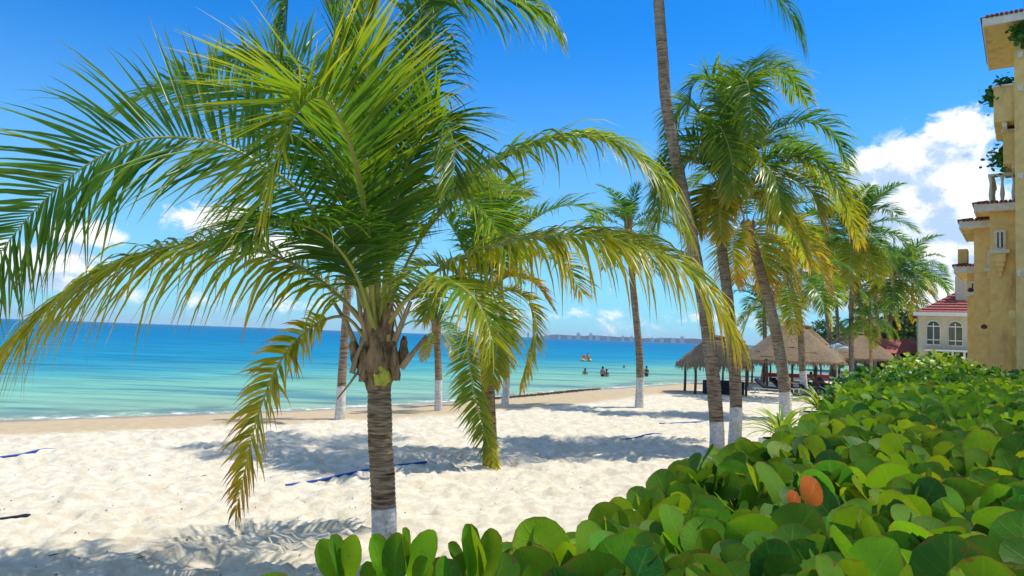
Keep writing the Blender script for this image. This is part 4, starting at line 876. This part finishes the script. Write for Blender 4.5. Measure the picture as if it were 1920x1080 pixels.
lounger(1530, 750, 1.45, 'dark lounger on the open sand in the middle of the row')
lounger(1556, 748, 1.6, 'dark lounger on the open sand nearest the clipped shrubs')
for k, (px, py, rz, lb) in enumerate([(1443, 737, .9, 'dark lounger under the left edge of the largest palapa'), (1470, 735, .7, 'dark lounger under the largest palapa left of the middle post'), (1528, 733, .8, 'dark lounger under the largest palapa right of the curved trunk'), (1552, 731, .6, 'dark lounger under the largest palapa right edge')]): lounger(px, py, rz, lb)

# people
def body(parent, joints, edges, mat=M_SKIN, name='body'):
    """joints: name -> (x, y, z, r)"""
    keys = list(joints); me = bpy.data.meshes.new(name); me.from_pydata([joints[k][:3] for k in keys], [(keys.index(a), keys.index(b)) for a, b in edges], [])
    o = bpy.data.objects.new('tmp', me); COL.objects.link(o); sk = o.modifiers.new('s', 'SKIN'); sk.use_smooth_shade = True
    for k, key in enumerate(keys): sv = me.skin_vertices[0].data[k]; sv.radius = (joints[key][3],) * 2; sv.use_root = (k == 0)
    ss_ = o.modifiers.new('d', 'SUBSURF'); ss_.levels = 1; ss_.render_levels = 1
    dg = bpy.context.evaluated_depsgraph_get(); m2 = bpy.data.meshes.new_from_object(o.evaluated_get(dg)); bpy.data.objects.remove(o); m2.name = name
    m2.materials.clear(); m2.materials.append(mat); return link(name, m2, parent)
STAND = {'pel': (0, 0, .95, .135), 'wai': (0, 0, 1.1, .115), 'che': (0, 0, 1.3, .145), 'nec': (0, 0, 1.47, .055), 'hea': (0, -.01, 1.60, .085), 'crn': (0, 0, 1.68, .075),
         'ls': (-.17, 0, 1.41, .058), 'le': (-.25, .02, 1.14, .042), 'lw': (-.24, -.08, .92, .03), 'lh': (-.235, -.11, .84, .036), 'rs': (.17, 0, 1.41, .058), 're': (.25, .02, 1.14, .042), 'rw': (.24, -.08, .92, .03), 'rh': (.235, -.11, .84, .036),
         'lt': (-.095, 0, .84, .092), 'lk': (-.10, -.01, .50, .062), 'la': (-.10, .02, .09, .04), 'lf': (-.11, -.14, .035, .036), 'rt': (.095, 0, .84, .092), 'rk': (.10, -.01, .50, .062), 'ra': (.10, .02, .09, .04), 'rf': (.11, -.14, .035, .036)}
EDG = [('pel', 'wai'), ('wai', 'che'), ('che', 'nec'), ('nec', 'hea'), ('hea', 'crn'), ('che', 'ls'), ('ls', 'le'), ('le', 'lw'), ('lw', 'lh'), ('che', 'rs'), ('rs', 're'), ('re', 'rw'), ('rw', 'rh'), ('pel', 'lt'), ('lt', 'lk'), ('lk', 'la'), ('la', 'lf'), ('pel', 'rt'), ('rt', 'rk'), ('rk', 'ra'), ('ra', 'rf')]
SIT = dict(STAND); SIT.update({'pel': (0, 0, .42, .135), 'wai': (0, .06, .56, .12), 'che': (0, .17, .76, .145), 'nec': (0, .24, .92, .055), 'hea': (0, .25, 1.04, .085), 'crn': (0, .27, 1.12, .075), 'ls': (-.17, .2, .86, .058), 'le': (-.25, .12, .62, .042), 'lw': (-.2, -.1, .55, .03), 'lh': (-.19, -.18, .54, .036),
     'rs': (.17, .2, .86, .058), 're': (.25, .12, .62, .042), 'rw': (.2, -.1, .55, .03), 'rh': (.19, -.18, .54, .036), 'lt': (-.1, -.1, .43, .09), 'lk': (-.11, -.46, .55, .062), 'la': (-.11, -.82, .42, .04), 'lf': (-.11, -.88, .5, .034), 'rt': (.1, -.1, .43, .09), 'rk': (.11, -.46, .5, .062), 'ra': (.11, -.85, .42, .04), 'rf': (.11, -.9, .5, .034)})
def person(loc, rz, label, pose, sc=1.0, bikini=False):
    r_ = empty('person', loc, label, 'person'); r_.rotation_euler = (0, 0, rz); r_.scale = (sc,) * 3; body(r_, pose, EDG)
    hd, cr = pose['hea'], pose['crn']; MB().lathe([(.001, .125), (.06, .11), (.095, .06), (.102, .0), (.094, -.05), (.07, -.10)], (cr[0], cr[1] + .018, cr[2] - .055), 12).build('hair', M_HAIR, r_, True)
    MB().lathe([(.001, -.03), (.012, -.015), (.014, .0), (.005, .03)], (hd[0], hd[1] - .095, hd[2] - .01), 6).build('nose', M_SKIN, r_, True)
    pe = pose['pel']; wa = pose['wai']; MB().tube([(pe[0], pe[1], pe[2] - .12), (pe[0], pe[1], pe[2] - .02), tuple(.6 * np.array(wa[:3]) + .4 * np.array(pe[:3]))], [.19, .175, .145], 12).build('swim_trunks', M_SWIM, r_, True)
    if bikini: ch = pose['che']; MB().tube([(ch[0], ch[1], ch[2] - .05), (ch[0], ch[1], ch[2] + .04)], [.158, .158], 12).build('swim_top', M_SWIM, r_, True)
    return r_
def in_sea(px, py, up_, rz, label, sc=1.0, **kw):
    g = G(px, py, SEA_Z); person((g[0], g[1], SEA_Z - up_), rz, label, STAND, sc, **kw)
in_sea(1130, 706, .80, .4, 'dark swimmer standing waist deep, taller of the pair in the shallow water', 1.0)
in_sea(1137, 706, .95, -.5, 'shorter swimmer standing right of the tall one in the shallow water', .95)
in_sea(1097, 702, 1.15, 0, 'bather with only head and shoulders above water below the orange pedal boat', 1.0)
in_sea(1170, 690, 1.40, 0, 'lone swimmer with just the head above water left of the thin palm', 1.0)
in_sea(1212, 706, .72, .3, 'bather in a dark bikini standing just right of the thin palm trunk', 1.0, bikini=True)
for px, py, lb in ((1470, 735, 'person lying back on a lounger under the left part of the largest palapa'), (1528, 733, 'person lying back on a lounger under the right part of the largest palapa')):
    g = gnd(px, py); person((g[0], g[1], g[2] + .12), .75, lb, SIT)
# pedal boat
g = G(1099, 677, SEA_Z); bt = empty('pedal_boat', g, 'small orange and yellow pedal boat out on the water', 'boat')
for sx in (-.55, .55):
    MB().tube([(sx, -1.2, .22), (sx, -.9, .12), (sx, 0, .1), (sx, .9, .12), (sx, 1.25, .28)], [.05, .24, .28, .24, .05], 10).build('hull', M_YELLOW, bt, True)
MB().box((0, .1, .38), (1.3, 1.4, .12), 0, .95).build('deck', M_ORANGE, bt)
for sx in (-.33, .33): MB().box((sx, .45, .62), (.5, .12, .5)).box((sx, .2, .46), (.5, .5, .08)).build('seat', M_ORANGE, bt)
person((g[0] + .33, g[1] + .15, SEA_Z + .1), 0, 'dark haired person sitting on the orange pedal boat', SIT)

# ------------------------------------------------------------------ buildings
def frame(ang_deg):
    a = R(ang_deg); u = np.array([math.sin(a), math.cos(a), 0]); wv = np.array([math.cos(a), -math.sin(a), 0]); return u, wv
UA, WA = frame(35)          # u recedes, w runs to the right and nearer
def pbox(b, c, w0, w1, u0, u1, z0, z1):
    vs = [c + WA * a + UA * d + np.array([0, 0, z]) for z in (z0, z1) for a, d in ((w0, u0), (w1, u0), (w1, u1), (w0, u1))]
    b.add(vs, [(3, 2, 1, 0), (4, 5, 6, 7), (0, 1, 5, 4), (1, 2, 6, 5), (2, 3, 7, 6), (3, 0, 4, 7)]); return b
hc = P(1903, 660, 26.0); hc[2] = 0
hotel = empty('hotel', hc, 'ochre hotel with stacked balconies and tiled eaves at the right edge', 'hotel')
def hp(px, d): c = P(px, 660, d); c[2] = 0; return c - hc
def zat(py, d, px=1860): return P(px, py, d)[2]
blocks = [(1906, 25.5, zat(100, 26.5), 'A'), (1857, 27.5, zat(398, 27.5), 'B'), (1827, 29.0, zat(430, 29), 'C'), (1814, 30.5, zat(514, 30.5), 'D')]
for (px, d, z, kk) in blocks:
    c = hp(px, d); pbox(MB(), c, 0, 12, 0, 9, -.3, z).build('wall', M_WALLY, hotel)
def eave(c, w0, w1, u0, u1, z, drop=.28, name='eave'):
    o = pbox(MB(), c, w0, w1, u0, u1, z, z + .10).build(name, M_WALLY, hotel)
    f = MB(); pbox(f, c, w0 - .05, w1, u0 - .06, u0 - .003, z - .02, z + drop); pbox(f, c, w0 - .06, w0 - .003, u0 - .003, u1, z - .02, z + drop); f.build('fascia', M_TRIM, o)
    k = 0
    for a in np.arange(w0, min(w1, w0 + 5), .14):
        b = MB(); p0 = c + WA * (a + .1) + UA * (u0 - .10) + np.array([0, 0, z + drop + .02]); p1 = c + WA * (a + .1) + UA * (u0 + .4) + np.array([0, 0, z + drop + .08]); b.tube([p0, p1], [.065, .058], 7); b.build('roof_tile', M_TILE, o, True)
    for a in np.arange(u0 + .1, min(u1, u0 + 6), .14):
        b = MB(); p0 = c + UA * a + WA * (w0 - .12) + np.array([0, 0, z + drop + .02]); p1 = c + UA * a + WA * (w0 + .4) + np.array([0, 0, z + drop + .08]); b.tube([p0, p1], [.065, .058], 7); b.build('roof_tile', M_TILE, o, True)
    b = MB(); pbox(b, c, w0 + .1, w1, u0 + .1, u1, z + .10, z + drop + .05); b.build('roof_deck', M_TILE, o)
# top eave
cA, cB, cC, cD = hp(1906, 25.5), hp(1857, 27.5), hp(1827, 29), hp(1814, 30.5)
zA, zB, zC, zD = [b[2] for b in blocks]
eave(cA, -.85, 6, -.75, 4.2, zA + .5)
pbox(MB(), cA, .3, 6, .6, 6, zA + .6, zA + 2.2).build('roof_tower', M_TILE, hotel)
pbox(MB(), cA, 0, 12, 0, 9, zA, zA + .5).build('parapet', M_WALLY, hotel)
eave(cB, -.42, 3.2, -.35, 4, zB); eave(cC, -.42, 2.2, -.3, 4, zC); eave(cD, -.4, 1.6, -.3, 4, zD)
# balconies on the seaward side of the tall block
def balcony(c, w0, w1, u0, u1, z0, h, solid=True):
    o = pbox(MB(), c, w0, w1, u0, u1, z0 - .22, z0).build('balcony', M_WALLY, hotel)
    if solid:
        f = MB(); pbox(f, c, w0, w1, u0, u0 + .14, z0, z0 + h); pbox(f, c, w0, w0 + .14, u0 + .14, u1, z0, z0 + h); f.build('parapet', M_WALLY, o)
        f = MB(); pbox(f, c, w0 - .05, w1, u0 - .05, u0 + .19, z0 + h + .002, z0 + h + .08); f.build('coping', M_TRIM, o)
    else:
        f = MB(); pbox(f, c, w0 - .03, w1, u0 - .03, u0 + .17, z0 + h, z0 + h + .1); pbox(f, c, w0 - .03, w0 + .17, u0 + .17, u1, z0 + h, z0 + h + .1); f.build('handrail', M_TRIM, o)
        for a in np.arange(w0 + .06, w1, .36):
            p = c + WA * a + UA * (u0 + .07); MB().lathe([(.07, z0), (.045, z0 + .1), (.085, z0 + h * .4), (.04, z0 + h * .8), (.07, z0 + h)], p, 8).build('baluster', M_TRIM, o, True)
        for a in np.arange(u0 + .3, u1, .36):
            p = c + WA * (w0 + .07) + UA * a; MB().lathe([(.07, z0), (.045, z0 + .1), (.085, z0 + h * .4), (.04, z0 + h * .8), (.07, z0 + h)], p, 8).build('baluster', M_TRIM, o, True)
    for k in range(2):
        a = w0 + .25 + k * 1.0
        if a > w1 - .1: break
        f = MB(); q = [c + WA * a + UA * (u0 + .25)] ; pbox(f, c, a, a + .14, u0 + .1, u1 - .05, z0 - .4, z0 - .222); f.build('corbel', M_TRIM, o)
    return o
zb1 = zat(220, 26.2); balcony(cA, -.62, 0, .25, 3.2, zb1, zat(168, 26.2) - zb1)
zb2 = zat(300, 26.8); balcony(cA, -.36, 0, .9, 3.6, zb2, .95)
zb3 = zB + .3; balcony(cB, -.02, 2.0, .3, 3.2, zb3, zat(330, 27.6) - zb3, False)
# bay windows and brackets on the shaded walls
def window(c, w0, w1, z0, z1, u=-.02):
    o = pbox(MB(), c, w0, w1, u - .05, u - .003, z0, z1).build('window', M_TRIM, hotel)
    pbox(MB(), c, w0 + .09, w1 - .09, u - .075, u - .052, z0 + .1, z1 - .1).build('pane', M_DARK, o); m_ = (w0 + w1) / 2
    pbox(MB(), c, m_ - .035, m_ + .035, u - .10, u - .077, z0 + .1, z1 - .1).build('mullion', M_TRIM, o)
    pbox(MB(), c, w0 - .12, w1 + .12, u - .28, u - .0, z0 - .14, z0 - .003).build('sill', M_TRIM, o)
    f = MB(); m = (w0 + w1) / 2; hw = (w1 - w0) / 2
    for k in range(4): pbox(f, c, m - hw * (1 - k * .24), m + hw * (1 - k * .24), u - .24 + k * .05, u, z0 - .3 - .18 * k - .145, z0 - .145 - .18 * k - .003)
    f.build('bracket', M_WALLY, o)
window(cC, .45, 1.25, zat(505, 29), zat(470, 29)); window(cC, 1.7, 2.1, zat(505, 29), zat(470, 29))
window(cB, 1.1, 1.8, zat(465, 27.5), zat(430, 27.5)); window(cB, .15, .5, zat(470, 27.5), zat(432, 27.5)); window(cD, .08, .42, zat(505, 30.5) - 1.0, zat(484, 30.5) - 1.0)
pbox(MB(), cD, -.35, -.003, .3, 1.1, zD + .45, zD + 1.05).build('lookout', M_WALLY, hotel)
for px, py, d in ((1820, 545, 30.3), (1862, 586, 28.6), (1866, 656, 28.4), (1845, 614, 28.9)):
    p = P(px, py, 27.9 if px > 1850 else d - .7) - hc; q = p + UA * .0; MB().lathe([(.03, -.06), (.10, -.03), (.11, .05), (.04, .12)], q, 8).build('wall_lamp', M_WOOD, hotel, True)
for (py, dz) in ((580, 0), (612, -.6)): pbox(MB(), cA, -.22 + .1 * (dz != 0), -.003, .1, .4, zat(py, 25.6) - .3, zat(py, 25.6)).build('corbel', M_WALLY, hotel)
for py in (102, 165, 330, 512): p = P(1913, py, 25.2) - hc; MB().box(p, (.1, .12, .2)).build('wall_light', M_TRIM, hotel)
pbox(MB(), cC, .2, 2.2, -.03, -.003, zat(560, 29), zat(552, 29)).build('string_course', M_WALLY, hotel)
# planter greenery on balconies
for (px, py, d, r_, lb) in ((1868, 178, 26.4, .36, 'trailing plant hanging over the upper solid balcony of the hotel'), (1886, 160, 26.6, .26, 'small leafy plant under the top eave of the hotel'), (1885, 290, 27.0, .45, 'dark bushy plant on the middle hotel balcony'), (1915, 60, 25.0, .3, 'leafy plant at the top right of the hotel wall')):
    c = P(px, py, d); rg2 = np.random.default_rng(int(px)); n = 240; q = rg2.normal(0, 1, (n, 3)) * r_ * .55; q[:, 2] -= .3 * np.abs(q[:, 0]); root = empty('balcony_plant', c, lb, 'plant', 'plants on the hotel balconies')
    me = leaves_mesh('foliage', q, rg2.uniform(.1, .22, n), rand_frames(n, rg2, .2, 1, 0), np.clip(rg2.normal(.2, .12, n), 0, .6), leaf_template(3, 4, .15, 0, .3), M_SHRUB); o = link('foliage', me, root); o['kind'] = 'stuff'
    MB().tube([(0, 0, -r_), (.05, 0, 0), (-.05, .05, r_ * .6)], [.02, .015, .006], 5).build('stem', M_STEM, root, True)

# red roofed villa
vc = P(1725, 690, 62.0); vc[2] = 0; villa = empty('villa', vc, 'cream villa with red hipped roof and two tall arched windows', 'villa'); villa.rotation_euler = (0, 0, R(-28))
def vz(py): return P(1760, py, 62)[2]
VX = lambda px: (P(px, 640, 62)[0] - vc[0]) * .875
MB().box((VX(1862) / 2 + VX(1722) / 2, 5, (vz(590) + -.2) / 2), (VX(1862) - VX(1722), 10, vz(590) + .2)).build('wall', M_CREAM, villa)
rf = MB(); x0, x1 = VX(1712), VX(1876); zr, zt = vz(590), vz(552); rf.add([(x0, -.9, zr), (x1, -.9, zr), (x1, 10.9, zr), (x0, 10.9, zr), (x0 + (x1 - x0) * .55, 5, zt + .6), (x1 - 2, 5, zt + .6)], [(0, 1, 5, 4), (1, 2, 5), (2, 3, 4, 5), (3, 0, 4), (3, 2, 1, 0)])
rfo = rf.build('roof', M_REDROOF, villa)
MB().box(((x0 + x1) / 2, -.93, zr - .02), (x1 - x0, .08, .3)).build('fascia', M_FRAMEW, rfo)
MB().box(((x0 + x1) / 2, -.45, zr - .16), (x1 - x0 - .4, .86, .04)).build('soffit', M_CREAM, rfo)
for j in range(9):     # tile courses
    t = (j + .5) / 9; z_ = zr + (zt + .6 - zr) * t + .05; y_ = -.9 + 5.9 * t; xa = x0 + (x1 - x0) * .55 * t; MB().box(((xa + x1 - 2 * t) / 2, y_ - .02, z_ - .02), (x1 - 2 * t - xa - .1, .16, .07)).build('tile_course', M_REDROOF, rfo)
def arched(xc, wv, z0, z1):
    pr_ = [(-wv / 2, z0), (wv / 2, z0)]; r_ = wv / 2; zc = z1 - r_
    pr_ += [(r_ * math.cos(a), zc + r_ * math.sin(a)) for a in np.linspace(0, math.pi, 13)]; n_ = len(pr_)
    def prism(s, ya, yb): b = MB(); q = [(x * s, z0 + (z - z0) * s + (z1 - z0) * (1 - s) / 2) for x, z in pr_]; b.add([(xc + x, ya, z) for x, z in q] + [(xc + x, yb, z) for x, z in q], [tuple(range(n_)), tuple(reversed(range(n_, 2 * n_)))] + [(i, n_ + i, n_ + (i + 1) % n_, (i + 1) % n_) for i in range(n_)]); return b
    o = prism(1.0, -.07, -.003).build('window', M_FRAMEW, villa); prism(.9, -.10, -.075).build('pane', M_GLASS, o)
    f = MB().box((xc, -.12, (z0 + z1) / 2 - .1), (.07, .03, (z1 - z0) * .86)); f.box((xc, -.125, zc), (wv * .88, .03, .08)); f.box((xc, -.128, z0 + (z1 - z0) * .22), (wv * .88, .03, .08)); f.build('glazing_bar', M_FRAMEW, o)
arched(VX(1750), VX(1763) - VX(1737), vz(648), vz(601)); arched(VX(1790), VX(1804) - VX(1777), vz(649), vz(601))
MB().box((VX(1795), -.04, vz(668)), (VX(1860) - VX(1752), .07, vz(660) - vz(676))).build('shopfront', M_DARK, villa)
for px in (1754, 1785, 1806): MB().box((VX(px), -.10, vz(670)), (.16, .08, vz(658) - vz(684))).build('column', M_FRAMEW, villa)
MB().box((VX(1790), -.6, vz(657)), (VX(1860) - VX(1745), 1.1, .14)).build('canopy', M_FRAMEW, villa)
MB().box((VX(1806), 3, zt + .6), (.9, .9, 2.2)).build('chimney', M_CREAM, rfo)

# low pavilion with red roof beside it
pc = P(1690, 690, 72); pc[2] = 0; pv = empty('pavilion', pc, 'low pavilion with red canopies and dark glass front behind the huts', 'pavilion')
rf = MB(); rf.add([(-4.5, -3.5, 2.7), (3, -3.5, 2.7), (3, 3, 2.7), (-4.5, 3, 2.7), (-2.5, 0, 4.1), (1.2, 0, 4.1)], [(0, 1, 5, 4), (1, 2, 5), (2, 3, 4, 5), (3, 0, 4), (3, 2, 1, 0)]); rf.build('roof', M_REDROOF, pv)
MB().box((-.8, 0, 1.2), (6, 5, 2.95)).build('wall', M_DARK, pv)
for x in (-4.1, -2, .2, 2.6): MB().box((x, -3.2, 1.2), (.22, .22, 2.95)).build('column', M_FRAMEW, pv)
MB().box((-.8, -4.2, 2.2), (4.5, 1.5, .12)).build('awning', M_RED, pv)
cz = P(1570, 690, 60); tagm = empty('parasol', (cz[0], cz[1], 0), 'pale square parasol behind the palapas', 'parasol')
MB().lathe([(1.1, 2.9), (1.08, 2.96), (.6, 3.2), (.02, 3.4)], (0, 0, 0), 8).build('canopy', M_FRAMEW, tagm); MB().tube([(0, 0, -.2), (0, 0, 3.3)], .04, 8).build('pole', M_FRAMEW, tagm)
rc = P(1545, 715, 55); rb = tag(MB().box((0, 0, .85), (5, .08, .28)).build('banner', M_RED, None, False, (rc[0] - 2, rc[1], 0)), 'red banner strip stretched behind the largest palapa', 'banner')
MB().box((-2.4, .06, .5), (.06, .06, 1.2)).build('stake', M_WOOD, rb); MB().box((2.4, .06, .5), (.06, .06, 1.2)).build('stake', M_WOOD, rb)

# broad-leaved trees behind the huts
for k, (px, py, d, r_, lb) in enumerate([(1700, 622, 95, 3.2, 'rounded green tree left of the red roofed villa'), (1660, 630, 100, 3.4, 'rounded green tree behind the outermost palm trunk'), (1560, 640, 110, 3.6, 'rounded green tree behind the largest palapa'), (1610, 636, 105, 3.4, 'rounded green tree behind the dark straight trunk'), (1735, 628, 110, 3, 'rounded green tree just above the pavilion roof')]):
    c = P(px, py, d); root = empty('tree', (c[0], c[1], 0), lb, 'tree', 'broad leaved trees behind the huts'); rg2 = np.random.default_rng(400 + k); n = 2600
    bl = rg2.normal(0, 1, (14, 3)) * [r_ * .6, r_ * .6, r_ * .4]; q = bl[rg2.integers(0, 14, n)] + unit(rg2.normal(0, 1, (n, 3))) * r_ * .42 * rg2.uniform(.6, 1, (n, 1)); q[:, 2] += c[2]
    q = q[q[:, 2] > .6]; n = len(q); me = leaves_mesh('crown', q, rg2.uniform(.25, .5, n), rand_frames(n, rg2, .3, 1, 0), rg2.uniform(0, 1, n), leaf_template(3, 4, .2, 0), M_TREE); link('crown', me, root)
    MB().tube([(0, 0, -.3), (.1, 0, c[2] * .5), (0, .1, c[2])], [.22, .17, .08], 8).build('trunk', M_STEM, root, True)

# ------------------------------------------------------------------ small things on the sand
def sand_h(x, y):
    i = int(np.argmin(np.abs(ys - y))); j = int(np.argmin(np.abs(us * wid[i] - x))); return float(Z[i, j])
def ribbon(pts, label, wdt=.02, mat=None):
    C, L = catmull([np.array([*G(px, py, 0)[:2], 0]) for px, py in pts], 60); b = MB(); vs = []; fs = []
    zl = np.array([sand_h(p[0], p[1]) for p in C]); zl = np.array([zl[max(0, i - 3):i + 4].max() for i in range(60)]); zl = np.convolve(np.pad(zl, 9, mode='edge'), np.ones(19) / 19, 'valid')
    for i, p in enumerate(C):
        t = C[min(i + 1, 59)] - C[max(i - 1, 0)]; t /= np.linalg.norm(t); nx, ny = -t[1] * wdt, t[0] * wdt; wob = .006 * math.sin(i * .7)
        zc = zl[i] + .006
        for s_, h_ in ((-1, .008), (1, .014), (1, -.03), (-1, -.03)): vs.append((p[0] + nx * s_, p[1] + ny * s_ + wob, zc + h_))
    for i in range(59):
        for j in range(4): fs.append((4 * i + j, 4 * i + (j + 1) % 4, 4 * i + 4 + (j + 1) % 4, 4 * i + 4 + j))
    fs += [(3, 2, 1, 0), (236, 237, 238, 239)]; o = b.add(vs, fs).build('webbing_line', mat or M_BLUE, None, True); return tag(o, label, 'rope', 'blue lines on the sand')
ribbon([(-40, 861), (30, 855), (75, 849), (105, 845)], 'blue webbing line on the damp sand at the left edge')
ribbon([(536, 907), (600, 898), (650, 890), (700, 884), (760, 877), (800, 871)], 'blue webbing line on the sand behind the nearest trunk')
ribbon([(1165, 825), (1200, 821), (1240, 815)], 'short blue webbing line in the palm shade on the open sand')
ribbon([(1238, 797), (1275, 795), (1318, 793)], 'dark blue line left of the tallest palm base', .05)
ribbon([(-40, 975), (20, 972), (60, 969), (82, 966)], 'dark line on the dry sand at the lower left edge', .03, M_NAVY)
db = MB()
for k in range(170):
    px = random.uniform(-60, 1400); py = random.uniform(790, 1085); g = G(px, py, 0)
    if g[0] > float(edge_x(g[1])) - .2 and g[1] < 18: continue
    sd1 = float(shore_dist(np.array([g[0]]), np.array([g[1]]))[0])
    if sd1 < 1.2: continue
    z_ = sand_h(g[0], g[1]) + .006; l = random.uniform(.012, .045) * (3.5 if random.random() < .08 else 1); a = random.uniform(0, 3.14); db.tube([(g[0], g[1], z_), (g[0] + math.cos(a) * l * .5, g[1] + math.sin(a) * l * .5, z_ + .012), (g[0] + math.cos(a + .5) * l, g[1] + math.sin(a + .5) * l, z_)], [.004, .008, .003], 4)
tag(db.build('seaweed_bits', M_WEED), 'small dry bits of seaweed and leaf scattered over the sand', 'debris', kind='stuff')
# weed line left by the tide at the water edge
wl = MB()
C, L = catmull([np.array([*p, 0]) for p in [G(x, y, SEA_Z)[:2] for x, y in ((880, 752), (960, 746), (1020, 741), (1080, 734), (1120, 731))]], 300)
for i in range(900):
    p = C[random.randrange(300)]; x, y = p[0] + random.gauss(0, .18), p[1] + random.gauss(.1, .18) - .3; z_ = max(sand_h(x, y), SEA_Z) + .015; a = random.uniform(0, 3.1); l = random.uniform(.1, .3)
    wl.tube([(x, y, z_), (x + math.cos(a) * l * .5, y + math.sin(a) * l * .5, z_ + .04), (x + math.cos(a) * l, y + math.sin(a) * l, z_)], [.012, .03, .01], 4)
tag(wl.build('seaweed_line', M_WEED), 'dark line of seaweed washed up along the water edge', 'seaweed', kind='stuff')

# ------------------------------------------------------------------ sea air
hb = MB().box((0, 4500, 38), (19000, 9800, 86)).build('haze', None, None)
hm = bpy.data.materials.new('haze'); hm.use_nodes = True; t = NT(hm.node_tree); t.n.clear(); out = t.new('ShaderNodeOutputMaterial')
pv_ = t.new('ShaderNodeVolumePrincipled'); pv_.inputs['Color'].default_value = (.80, .90, 1, 1); pv_.inputs['Density'].default_value = .00009
t.l.new(pv_.outputs[0], out.inputs['Volume']); hb.data.materials.clear(); hb.data.materials.append(hm); hb['kind'] = 'stuff'
